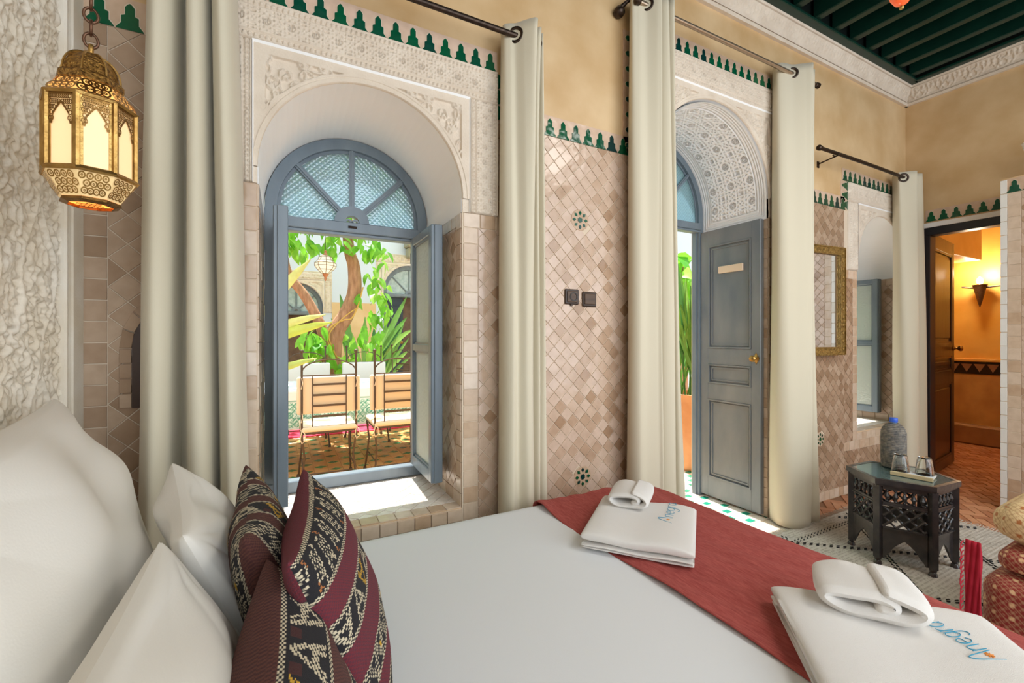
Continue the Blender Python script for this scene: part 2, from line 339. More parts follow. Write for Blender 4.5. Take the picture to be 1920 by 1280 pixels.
class Canvas:
    def __init__(s, w, h, res): s.res = res; s.nx = int(w/res); s.ny = int(h/res); s.a = np.zeros((s.nx, s.ny)); s.w = w; s.h = h
    def stamp(s, x, y, r, z=1.0):
        k = int(r/s.res)+1; cx = x/s.res; cy = y/s.res; ix = np.arange(int(cx)-k, int(cx)+k+2); iy = np.arange(int(cy)-k, int(cy)+k+2)
        d = np.hypot(ix[:, None]-cx, iy[None]-cy)*s.res/r; v = z*np.sqrt(np.clip(1-d*d, 0, 1)); jx = ix % s.nx; jy = iy % s.ny
        s.a[np.ix_(jx, jy)] = np.maximum(s.a[np.ix_(jx, jy)], v)
    def curve(s, pts, r0, r1, z0=1.0, z1=0.8, n=60):
        P = np.array(pts); 
        for i in range(n+1):
            t = i/n*(len(P)-1); j = min(int(t), len(P)-2); f = t-j; p = P[j]*(1-f)+P[j+1]*f; q = i/n
            s.stamp(p[0], p[1], r0+(r1-r0)*q, z0+(z1-z0)*q)
    def spiral(s, x, y, R, a0, turns, dirn, r0, r1):
        n = 46; pts = []
        for i in range(n+1):
            t = i/n; rr = R*(1-t)**0.8; a = a0+dirn*turns*2*pi*t; pts.append((x+rr*cos(a), y+rr*sin(a)))
        s.curve(pts, r0, r1, 1, .8, 70); s.stamp(x, y, r0*1.5, 1)
    def leaf(s, x, y, L, a, wd):
        for i in range(16):
            t = i/15; s.stamp(x+L*t*cos(a), y+L*t*sin(a), max(wd*sin(pi*min(1, t*.9+.08)), 0.0012), .55+.4*(1-abs(2*t-1)))
    def mirror(s): s.a = np.maximum(s.a, s.a[::-1])
    def sample(s, x, y):
        ix = (x/s.res) % s.nx; iy = (y/s.res) % s.ny; i0 = ix.astype(int) % s.nx; j0 = iy.astype(int) % s.ny; fx = ix-np.floor(ix); fy = iy-np.floor(iy); i1 = (i0+1) % s.nx; j1 = (j0+1) % s.ny; A = s.a
        return A[i0, j0]*(1-fx)*(1-fy)+A[i1, j0]*fx*(1-fy)+A[i0, j1]*(1-fx)*fy+A[i1, j1]*fx*fy
def arabesque(w, h, res, sc=1.0, seed=1, n=9):
    rr = random.Random(seed); cv = Canvas(w, h, res)
    amp = w*.16
    cv.curve([(w*.5-amp*sin(2*pi*i/24)-w*.18, h*i/24) for i in range(25)], .0045*sc, .0045*sc, 1, 1, 160)
    for i in range(n):
        y = h*(i+.5)/n; x = w*(.14+.30*rr.random()); R = w*rr.uniform(.10, .17)
        cv.spiral(x, y, R, rr.uniform(0, 6.3), rr.uniform(1.0, 1.5), rr.choice((-1, 1)), .0038*sc, .002*sc)
        for k in range(4):
            a = rr.uniform(0, 6.3); cv.leaf(x+R*cos(a), y+R*sin(a), w*rr.uniform(.1, .2), a+rr.uniform(-.6, .9), .0055*sc*rr.uniform(.7, 1.2))
    for k in range(int(n*1.6)):
        cv.leaf(w*rr.random()*.5, h*rr.random(), w*rr.uniform(.12, .26), rr.uniform(.6, 2.5), .007*sc*rr.uniform(.6, 1.1))
    cv.mirror(); return cv
# ================================================================== THE ROOM SHELL
OP = dict(w1=(-.085, .69, .46, 1.8105), door=(1.83, 2.865, 0.0, 2.13), w3=(3.992, 4.767, .46, 1.8105))
TH = 0.62; HT = 3.6
def wall_openings(name, x0, x1, ops, y0, y1, z1, mats, z0=-0.03):
    mb = MB(); XF = lambda y: (lambda a, b: (a, y, b))
    xs = x0
    for (a, b, sill, spr) in ops:
        r = (b-a)/2; cx = (a+b)/2
        for y in (y0, y1):
            f = XF(y); mb.mi = 0
            mb.add([f(xs, z0), f(a, z0), f(a, z1), f(xs, z1)], [(0, 1, 2, 3)])
            if sill > z0: mb.add([f(a, z0), f(b, z0), f(b, sill), f(a, sill)], [(0, 1, 2, 3)])
            A = arc(cx, spr, r, pi, 0, 40); n = len(A)
            mb.add([f(*p) for p in A]+[f(p[0], z1) for p in A], [(i, i+1, n+i+1, n+i) for i in range(n-1)])
        A = [(a, sill)]+arc(cx, spr, r, pi, 0, 40)+[(b, sill)]; n = len(A)
        for i in range(n-1):
            mb.mi = 2 if i in (0, n-2) else 1
            mb.add([(A[i][0], y0, A[i][1]), (A[i+1][0], y0, A[i+1][1]), (A[i+1][0], y1, A[i+1][1]), (A[i][0], y1, A[i][1])], [(0, 1, 2, 3)])
        if sill > z0: mb.mi = 2; mb.add([(a, y0, sill), (b, y0, sill), (b, y1, sill), (a, y1, sill)], [(0, 1, 2, 3)])
        xs = b
    for y in (y0, y1):
        f = XF(y); mb.mi = 0; mb.add([f(xs, z0), f(x1, z0), f(x1, z1), f(xs, z1)], [(0, 1, 2, 3)])
    mb.mi = 0; mb.add([(x0, y0, z1), (x1, y0, z1), (x1, y1, z1), (x0, y1, z1)], [(0, 1, 2, 3)])
    return mb.build(name, mats, None, kind='structure')
LX = -0.556; RX = 4.81
wb = wall_openings('wall_back', LX, RX+.05, [OP['w1'], OP['door'], OP['w3']], 0, TH, HT, [TAD, WHT, GROUT])
ZSL = tile_mat('pale_sill_glaze', [(0.0, srgb(238,230,220)), (1.0, srgb(226,214,200))], .22)  # lighter copy of the zellige, sunlit whiteness put into its colour
NICHE = (-.315, 1.12, .115)
# grout bed under the tile fields (thin slabs proud of the plaster by nothing to see)
gb = MB(); F0 = XZ(0)
def gbed(a0, a1, b0, b1): gb.box(a0, a1, -0.0015, 0.002, b0, b1)
# tile fields on the window wall ------------------------------------------------
SQ = dict(jit=0)
nk = lambda x, z: (abs(x-NICHE[0]) < .11 and 1.0 < z < 1.17) or math.hypot(x-NICHE[0], (z-1.17)*.8) < .11
T0 = 2.18
# left corner
gbed(LX, -.253, 0, T0); squares(wb, 'border_tile', LX+.004, -.49, .0, T0, F0, ZDK, 1, 33)
diamonds(wb, 'tile', -.49, -.253, 0, T0, F0, ZDK, .098, .092, ob=.03, skip=nk)
merlons(wb, (LX+.01, T0), (1, 0), (0, 1), 4, .074, .085, F0)
# left of window, below the stucco
gbed(-.253, -.085, 0, 1.753); squares(wb, 'border_tile', -.165, -.085, .30, 1.753, F0, ZEL2, 1, 17); diamonds(wb, 'tile', -.253, -.165, .30, 1.753, F0, ZEL)
# under the sill
gbed(-.085, .69, 0, .458); squares(wb, 'border_tile', -.085, .69, .405, .457, F0, ZEL2, 11, 1, d=.010); squares(wb, 'border_tile', -.085, .69, .28, .405, F0, ZEL, 10, 1)
# right of the window
gbed(.69, .93, 0, 1.753); gbed(.858, .945, 1.75, 2.40)
squares(wb, 'border_tile', .695, .765, .12, 1.69, F0, ZEL2, 1, 22); squares(wb, 'border_tile', .695, .93, 1.69, 1.753, F0, ZEL2, 3, 1)
squares(wb, 'border_tile', .862, .93, 1.753, 2.18, F0, ZEL2, 1, 6)
diamonds(wb, 'tile', .765, .93, .12, 1.69, F0, ZEL, ob=.02)
# middle field
gbed(.93, 1.79, 0, T0); diamonds(wb, 'tile', .93, 1.70, .06, T0, F0, ZEL, oa=.94, skip=lambda x, z: any(math.hypot(x-p, z-q) < .05 for p, q in ((1.319, 1.795), (1.336, .502))))
squares(wb, 'border_tile', .93, 1.79, 0, .06, F0, ZEL2, 12, 1)
squares(wb, 'border_tile', 1.70, 1.79, .06, 2.0, F0, ZEL2, 1, 26)
for p in ((1.319, 1.795), (1.336, .502), (3.47, .461)): star(wb, p[0], p[1], F0)
merlons(wb, (.95, T0), (1, 0), (0, 1), 9, .0765, .085, F0)
# merlons around window and door
merlons(wb, (-.335, 2.403), (1, 0), (0, 1), 17, .0702, .083, F0)
merlons(wb, (.862, 2.403), (0, -1), (1, 0), 3, .0702, .083, F0)
merlons(wb, (1.70, 2.85), (0, -1), (-1, 0), 8, .082, .083, F0)
merlons(wb, (1.70, 2.85), (1, 0), (0, 1), 18, .0705, .083, F0)
merlons(wb, (2.962, 2.85), (0, -1), (1, 0), 8, .082, .083, F0)
# right of door
gbed(2.865, 3.045, 0, 2.05); squares(wb, 'border_tile', 2.868, 2.905, .06, 2.0, F0, ZEL2, 1, 30); squares(wb, 'border_tile', 2.905, 2.96, 0, 2.0, F0, ZEL2, 1, 31)
gbed(3.045, 3.85, 0, T0); squares(wb, 'border_tile', 2.96, 3.985, 0, .07, F0, ZEL2, 16, 1)
diamonds(wb, 'tile', 2.96, 3.80, .07, T0, F0, ZDK, oa=.01, skip=lambda x, z: math.hypot(x-3.47, z-.461) < .05 or (x < 3.04 and z > 2.18))
merlons(wb, (3.05, T0), (1, 0), (0, 1), 10, .0765, .085, F0)
gbed(3.80, 3.992, 0, 1.725); squares(wb, 'border_tile', 3.925, 3.99, .40, 1.66, F0, ZEL2, 1, 17); squares(wb, 'border_tile', 3.80, 3.99, 1.66, 1.725, F0, ZEL2, 3, 1)
diamonds(wb, 'tile', 3.80, 3.925, .40, 1.66, F0, ZDK); diamonds(wb, 'tile', 3.80, 4.80, .07, .33, F0, ZDK); squares(wb, 'border_tile', 3.80, 4.80, .33, .40, F0, ZEL2, 13, 1)
gbed(3.992, 4.80, 0, .456); squares(wb, 'border_tile', 3.992, 4.78, .40, .456, F0, ZEL2, 11, 1)
merlons(wb, (3.775, 2.403), (1, 0), (0, 1), 14, .0725, .083, F0); merlons(wb, (3.848, 2.403), (0, -1), (-1, 0), 3, .0725, .083, F0)
gbed(4.767, 4.81, .4, 1.75)
gb.build('grout_bed', GROUT, wb)
# jambs and sills of the two windows and the door
for key, nm in (('w1', 'a'), ('w3', 'c')):
    a, b, s, sp = OP[key]; top = 1.753 if key == 'w1' else 1.725
    RJ = (lambda X: (lambda y, z, d: (X-d, y, z)))(b); LJ = (lambda X: (lambda y, z, d: (X+d, y, z)))(a)
    squares(wb, 'border_tile', .003, .06, s+.06, top, RJ, ZEL2, 1, 18, always=True); diamonds(wb, 'tile', .06, .5, s+.06, top-.055, RJ, ZEL, .07, .075, always=True)
    squares(wb, 'border_tile', .06, .5, top-.055, top, RJ, ZEL2, 7, 1, always=True); squares(wb, 'border_tile', .003, .5, s, s+.06, RJ, ZEL2, 5, 1)
    squares(wb, 'border_tile', .003, .5, s, top, LJ, ZEL2, 5, 16, always=True)
    SL = (lambda Z: (lambda x, y, d: (x, y, Z+d)))(s)
    diamonds(wb, 'tile', a, b, .07, .6, SL, ZSL, .075, .075, always=True, tilt=.004); squares(wb, 'border_tile', a, b, .0, .07, SL, ZEL2, 11, 1, always=True, tilt=.004)
mb = MB()
for key, tp in (('w1', 1.753), ('w3', 1.725)):
    a, b, s, sp = OP[key]; mb.box(b-.003, b+.001, .002, .6, tp, sp+.002); mb.box(a-.001, a+.003, .002, .6, tp, sp+.002)
mb.build('jamb_plaster', WHT, wb)
a, b, s, sp = OP['door']
squares(wb, 'border_tile', .003, .06, 0, 2.0, (lambda y, z, d: (b-d, y, z)), ZEL2, 1, 30, always=True); squares(wb, 'border_tile', .06, .5, 0, 2.0, (lambda y, z, d: (b-d, y, z)), ZEL, 6, 28)
squares(wb, 'border_tile', .003, .5, 0, 2.0, (lambda y, z, d: (a+d, y, z)), ZEL, 6, 28)
# niche by the bed: flat plate painted with recess shade, bordered by little tiles
nx, nz, nr = NICHE; mb = MB(); A = [(nx-nr, .98)]+arc(nx, nz+.05, nr, pi, 0, 20)+[(nx+nr, .98)]
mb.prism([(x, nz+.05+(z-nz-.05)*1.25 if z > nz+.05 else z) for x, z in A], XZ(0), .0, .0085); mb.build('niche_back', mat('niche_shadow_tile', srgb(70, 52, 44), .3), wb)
R0, R1 = nr, nr+.032; segs = [(a_, a_+pi/9) for a_ in [k*pi/9 for k in range(9)]]
for a0, a1 in segs:
    q = lambda r, t: (nx+r*cos(t), nz+.05+1.25*r*sin(t)); piece(wb, 'niche_tile', [q(R0, a0), q(R1, a0), q(R1, a1), q(R0, a1)], F0, ZDK, d=.012, always=True)
for i in range(4):
    z0 = .98+i*.0475
    for X in (nx-R1, nx+R0): piece(wb, 'niche_tile', [(X, z0), (X+.032, z0), (X+.032, z0+.0475), (X, z0+.0475)], F0, ZDK, d=.012, always=True)
# ------------------------------------------------------------------ carved stucco around the openings
def border_h(s, t, w, per):
    e = np.minimum(s, w-s); h = np.where(e < .007, 1.0, 0.0); h = np.where((e >= .007) & (e < .010), .15, h)
    ch = (np.abs(((t/.018) % 1)-.5)*2 > .45+.5*np.abs((e-.017)/.007)) ; h = np.where((e >= .010) & (e < .024), .35+.65*(~ch), h)
    h = np.where((e >= .024) & (e < .029), .2, h); h = np.where((e >= .029) & (e < .034), 1.0, h)
    m = e >= .034; h = np.where(m, .12+.88*star_h(s-w/2, t, per, .05), h); return h
def relief_rect(name, a0, a1, b0, b1, d0, dh, hf, m, owner, res=.003, y=0.0):
    nu = max(3, int((a1-a0)/res)); nv = max(3, int((b1-b0)/res)); A, B = np.meshgrid(np.linspace(a0, a1, nu), np.linspace(b0, b1, nv), indexing='ij')
    h = hf(A, B)*dh+d0; h[0, :] = 0; h[-1, :] = 0; h[:, 0] = 0; h[:, -1] = 0
    return grid(name, np.stack([A, y-h, B], -1), m, owner, smooth=False)
SPA = arabesque(.20, .30, .002, .9, 5, 7)
def surround(owner, a, b, spr, X0, X1, Z0, Z1, ia, ib, it, res, y=0.0, m=STU, plain=False):
    """carved frame X0..X1 x Z0..Z1 with a square inner field ia..ib up to it, arch in it"""
    d0, dh = .005, .016; cx = (a+b)/2; r = (b-a)/2; per = max(.06, (Z1-it)-.068)
    if plain: hf0 = lambda A, B: np.ones_like(A)*.6
    relief_rect('carved_band', X0, X1, it, Z1, d0, dh, (lambda A, B: border_h(B-it, A-cx+per/2, Z1-it, per)), m, owner, res, y)
    for u0, u1 in ((X0, ia), (ib, X1)):
        w = u1-u0
        if w < .012: continue
        if w > .1: hf = lambda A, B: border_h(A-u0, B-it, w, max(.05, w-.068))
        else: hf = lambda A, B: np.where(np.minimum(A-u0, u1-A) < .008, 1, .2+.8*star_h(A-u0, B, .03, .09))
        relief_rect('carved_band', u0, u1, Z0, it, d0, dh, hf, m, owner, res, y)
    # bevel into the inner field
    mb = MB(); iv = .024; f = XZ(y); e = d0+dh
    mb.add([f(ia, it, e), f(ib, it, e), f(ib-iv*.5, it-iv, .003), f(ia+iv*.5, it-iv, .003)], [(0, 1, 2, 3)])
    mb.add([f(ia, Z0, e), f(ia, it, e), f(ia+iv*.5, it-iv, .003), f(ia+.004, Z0, .003)], [(0, 1, 2, 3)]); mb.add([f(ib, Z0, e), f(ib, it, e), f(ib-iv*.5, it-iv, .003), f(ib-.004, Z0, .003)], [(0, 1, 2, 3)])
    mb.build('field_moulding', WHT, owner)
    # spandrels
    nu = int(pi*r/res/1.2); nv = int(.26/res); th = np.linspace(0, pi, nu)[:, None]; v = np.linspace(0, 1, nv)[None]
    ct, st = np.cos(th), np.sin(th); hw = (ib-ia)/2; hc = (ia+ib)/2-cx
    with np.errstate(divide='ignore'):
        dx = np.where(ct > 0, (hw+hc)/np.maximum(ct, 1e-9), (hw-hc)/np.maximum(-ct, 1e-9)); dz = (it-spr)/np.maximum(st, 1e-9)
    D = np.minimum(dx, dz); D = np.maximum(D, r+.001); R = r+(D-r)*v; X = cx+R*ct; Z = spr+R*st
    er = R-r; eb = np.minimum(np.minimum(ib-X, X-ia), it-Z); e2 = np.minimum(er-.028, eb-.038)
    hh = SPA.sample(np.abs(X-cx)*1.0, Z); act = sstep(e2, 0, .004)
    h = .002+.013*((1-act)+act*(.05+.95*sstep(hh, .12, .5))); h = h-.004*((er > .016) & (er < .020)); h[:, 0] = 0
    grid('carved_spandrel', np.stack([X, y-h, Z], -1), m, owner, smooth=False)
    if spr > Z0:
        mb = MB(); mb.box(ia, a, y-.008, y+.01, Z0, spr); mb.box(b, ib, y-.008, y+.01, Z0, spr); mb.build('field_foot', m, owner)
surround(wb, -.085, .69, 1.8105, -.253, .858, 1.753, 2.403, -.10, .722, 2.255, .003)
surround(wb, 1.83, 2.865, 2.13, 1.738, 2.957, 2.003, 2.85, 1.791, 2.904, 2.695, .0035)
surround(wb, 3.992, 4.767, 1.8105, 3.851, 4.806, 1.725, 2.403, 3.977, 4.79, 2.255, .006)
# carved vault over the door
nu, nv = 600, 130; r = (2.865-1.83)/2; ext = .135; s_ = np.linspace(0, pi*r+2*ext, nu)[:, None]; yy = np.linspace(0.002, .50, nv)[None]; tot = pi*r+2*ext
th = np.clip((s_-ext)/r, 0, pi); low = np.where(s_ < ext, ext-s_, np.where(s_ > tot-ext, s_-(tot-ext), 0)); e = np.minimum(np.minimum(yy, .5-yy), np.minimum(s_, tot-s_)); per = .145
hh = .05+.95*star_h(yy-.25, s_-tot/2+per*.5, per, .045)
h = np.where(e < .075, .75, hh)+0*th
for k_ in (.018, .034, .050): h = np.where((e > k_) & (e < k_+.005), .3, h)
h = np.where((e > .070) & (e < .075), .2, h); R = r-.002-.017*h; R = R+0*yy
grid('carved_vault', np.stack([2.3475+R*np.cos(th), yy+0*th, 2.13+R*np.sin(th)-low+0*yy], -1), LAT, wb, smooth=False)
# ------------------------------------------------------------------ left wall: carved headboard panel
mb = MB(); mb.box(LX-.1, LX, -4.2, .62, 0, HT); wl = mb.build('wall_left', TAD, None, kind='structure')
mb = MB(); mb.box(LX, LX+.010, -.085, -.004, 0, 2.9); mb.bbox(LX, LX+.022, -.118, -.104, 0, 2.9, .004); mb.bbox(LX, LX+.026, -.172, -.156, 0, 2.9, .005); mb.box(LX, LX+.008, -.156, -.118, 0, 2.9); mb.box(LX, LX+.012, -.104, -.085, 0, 2.9)
mb.build('plain_border', STUL, wl)
mb = MB()
for i in range(150):
    z = .55+i*.0135; mb.add([(LX+.008, -.152, z), (LX+.008, -.122, z+.010), (LX+.016, -.137, z+.005), (LX+.008, -.122, z), (LX+.008, -.152, z+.010)], [(0, 1, 2), (3, 2, 4)])
    mb.box(LX+.006, LX+.014, -.150+.012*(i % 2), -.138+.012*(i % 2), z, z+.008)
mb.build('plaited_border', STUL, wl, kind='stuff')
HB = arabesque(.26, .42, .0016, 1.05, 11, 10); HB2 = arabesque(.19, .31, .0016, .6, 29, 15)
for (y0, y1, z0, z1, res) in ((-.62, -.172, .72, 2.45, .0032), (-2.6, -.62, .45, 2.75, .011)):
    nu = int((y1-y0)/res); nv = int((z1-z0)/res); Y, Z = np.meshgrid(np.linspace(y0, y1, nu), np.linspace(z0, z1, nv), indexing='ij')
    h = np.maximum(HB.sample(-Y-.172+.02, Z), .50*HB2.sample(-Y+.06, Z+.1)); h = .6*sstep(h, .03, .6)+.4*h
    for _ in range(2): h[1:-1, 1:-1] = (h[1:-1, 1:-1]*2+h[:-2, 1:-1]+h[2:, 1:-1]+h[1:-1, :-2]+h[1:-1, 2:])/6
    grid('carved_panel', np.stack([LX+.002+.015*h, Y, Z], -1), STUL, wl)
# ------------------------------------------------------------------ right wall with the doorway to the hall, tiled block beside it
mb = MB(); mb.box(RX, RX+.12, -.13, 0, 0, HT); mb.box(RX, RX+.12, -4.2, -1.0, 0, HT); mb.box(RX, RX+.12, -1.0, -.13, 2.13, HT); wr = mb.build('wall_right', TAD, None, kind='structure')
FR = lambda X: (lambda a, b, d: (X-d, a, b))
mb = MB(); mb.bbox(RX-.012, RX+.1, -1.0, -.10, 2.125, 2.165, .003); mb.build('door_head_moulding', WHT, wr)
merlons(wr, (-.135, 2.175), (-1, 0), (0, 1), 9, .0765, .083, FR(RX)); 
BX = 4.415
mb = MB(); mb.box(BX, RX, -2.3, -.675, 0, 2.30); mb.mi = 1; wk = mb.build('wall_partition', [TAD], None, kind='structure')
mb = MB(); mb.box(BX-.002, BX+.01, -2.3, -.675, 0, 2.20); mb.build('grout_bed', GROUT, wk)
squares(wk, 'edge_tile', -.705, -.672, 0, 2.29, FR(BX), mat('white_edge_glaze', srgb(226,224,216), .12), 1, 24, d=.007, tilt=.03)
squares(wk, 'border_tile', -.77, -.705, .07, 2.19, FR(BX), ZEL2, 1, 26, tilt=.025); squares(wk, 'border_tile', -2.28, -.705, 0, .07, FR(BX), ZEL2, 21, 1)
diamonds(wk, 'tile', -2.28, -.77, .07, 2.19, FR(BX), ZEL, .08, .08, tilt=.03)
merlons(wk, (-.70, 2.195), (-1, 0), (0, 1), 20, .0765, .083, FR(BX))
# ------------------------------------------------------------------ ceiling and cornice
mb = MB(); mb.box(LX, RX, -4.2, 0, 3.56, 3.64); ce = mb.build('ceiling', CEILD, None, kind='structure')
mb = MB(); mb.bbox(LX, RX, -.12, -.062, 3.352, 3.375, .004); mb.bbox(RX-.12, RX-.062, -4.2, -.1, 3.352, 3.375, .004); mb.build('edge_beam', CEIL, ce)
mb = MB(); mb.box(LX, RX, -.085, -.068, 3.375, 3.56); mb.box(RX-.085, RX-.068, -4.2, -.085, 3.375, 3.56); mb.build('edge_board', CEILD, ce)
x = 4.62
bm0 = MB(); bm0.bbox(-.028, .028, -4.15, -.10, 3.375, 3.545, .006); first = None
while x > LX+.1:
    if first is None: first = bm0.build('ceiling_beam', CEIL, ce, loc=(x, 0, 0))
    else: q = first.copy(); link(q, ce); q.location = (x, 0, 0)
    x -= .232
def cornice(owner, pts, m):
    """profile swept along the wall: pts = (start, end, inward normal)"""
    (p, q, n) = pts; prof = [(0, 3.205), (.022, 3.205), (.026, 3.225), (.016, 3.232), (.014, 3.24), (.052, 3.335), (.066, 3.338), (.07, 3.357), (0, 3.357)]
    mb = MB(); L = len(prof); vs = []
    for (X, Y), s in ((p, 1), (q, 1)):
        for d, z in prof: vs.append((X+n[0]*d, Y+n[1]*d, z))
    mb.add(vs, [(i, (i+1) % L, (i+1) % L+L, i+L) for i in range(L)]); mb.build('trim_cornice', m, None, kind='structure')
cornice(None, ((LX, 0), (RX, 0), (0, -1)), STU); cornice(None, ((RX, 0), (RX, -4.2), (-1, 0)), STU)
# relief on the sloping face of the cornice
for tag_, P0, dv, n, L in (('back', (LX, -.014), (1, 0), (0, -1), RX-LX-.03), ('right', (RX-.014, -.03), (0, -1), (-1, 0), 3.2)):
    res = .006; nu = int(L/res); nv = 17; U, V = np.meshgrid(np.linspace(0, L, nu), np.linspace(0, 1, nv), indexing='ij')
    hh = sstep(HB.sample(U*1.6, V*.16+.02), .1, .6); e = np.minimum(V, 1-V); hh = np.where(e < .1, 1, hh); D = .038*V+.001+.006*hh; Z = 3.24+.095*V-.002*hh
    if tag_ == 'back': hh = hh*.6
    grid('trim_relief', np.stack([P0[0]+dv[0]*U+n[0]*D, P0[1]+dv[1]*U+n[1]*D, Z], -1), STU, None, smooth=False, kind='structure')
# ------------------------------------------------------------------ floors
mb = MB(); mb.box(LX, 8.0, -4.2, -.0, -.06, -.004); mb.box(RX, 8, -.0, .75, -.06, -.004); mb.box(LX, 1.83, 0, TH, -.06, -.004); mb.box(2.865, RX, 0, TH, -.06, -.004); fl = mb.build('floor', TERG, None, kind='structure')
def brick_at(cx, cy, L, Wd, ang, owner=fl):
    c_, s_ = cos(ang), sin(ang); P = [(cx+c_*x-s_*y, cy+s_*x+c_*y) for x, y in ((-L/2, -Wd/2), (L/2, -Wd/2), (L/2, Wd/2), (-L/2, Wd/2))]
    piece(owner, 'brick', P, (lambda a, b, d: (a, b, d)), TER, d=.002, grout=.003, tilt=.01, d0=-.006)
L_, W_ = .15, .05
for i in range(-6, 60):
    for j in range(-30, 60):
        # herringbone laid at 45 degrees
        u = i*W_+j*W_; v = -i*0
        bx = (i*W_+j*L_*2/1)*1.0
        pass
def herring(x0, x1, y0, y1, ang, hole=None):
    # unit: horizontal brick at (k*W, k*W) and vertical brick beside it, repeated with period 2L along x
    for m_ in range(-40, 41):
        for k in range(-60, 61):
            for kind in (0, 1):
                if kind == 0: px_, py_, LX_, WX_ = k*W_+m_*2*L_+L_/2, k*W_+W_/2, L_, W_
                else: px_, py_, LX_, WX_ = k*W_+m_*2*L_+L_+W_/2, k*W_+W_-L_/2+W_*0, W_, L_
                X = 3.8+px_*cos(ang)-py_*sin(ang); Y = -.6+px_*sin(ang)+py_*cos(ang)
                if not (x0 < X < x1 and y0 < Y < y1): continue
                if hole and hole(X, Y): continue
                brick_at(X, Y, L_, W_, ang if kind == 0 else ang+pi/2)
herring(2.95, 7.3, -2.2, -.02, RAD(38), hole=lambda X, Y: (X < 3.35 and Y < -.35) or (BX < X < RX and Y < -.67))
herring(4.9, 7.3, -.02, .6, RAD(38))
# threshold and reveal floor: cream tiles with green squares
mb = MB(); mb.box(1.83, 2.865, 0, .62, -.05, -.001); mb.box(1.5, 2.95, -.22, 0, -.03, -.0005); th_ = mb.build('trim_threshold', GROUT, None, kind='structure')
FF = lambda a, b, d: (a, b, d); CRM = tile_mat('cream_floor_glaze', [(0.0, srgb(240,226,210)), (1.0, srgb(228,208,188))], .3)
GRF = tile_mat('green_floor_glaze', [(0.0, srgb(24,128,104)), (1.0, srgb(34,150,118))], .2)
g_ = .083
for i in range(-1, 13):
    for j in range(8):
        x0 = 1.84+i*g_; y0 = -.015+j*g_
        gr = (i+j) % 2 == 0 and j > 0 and j % 1 == 0
        if gr and (j % 2 == 0): pass
        for (q0, q1, q2, q3, mm) in ((x0, x0+g_, y0, y0+g_, None),):
            c = (x0+g_/2, y0+g_/2); s = .028
            piece(th_, 'cream_tile', [(q0, q2), (q1, q2), (q1, q3), (q0, q3)], FF, CRM, d=.003, always=True, tilt=.002)
            if (i+j) % 2 == 0: piece(th_, 'green_tile', [(c[0]-s, c[1]-s*.8), (c[0]+s, c[1]-s*.8), (c[0]+s, c[1]+s*.8), (c[0]-s, c[1]+s*.8)], FF, GRF, d=.0045, always=True, tilt=0, grout=0)
squares(th_, 'edge_tile', 1.52, 2.95, -.21, -.02, FF, CRM, 10, 3, d=.003, always=True, tilt=.002)
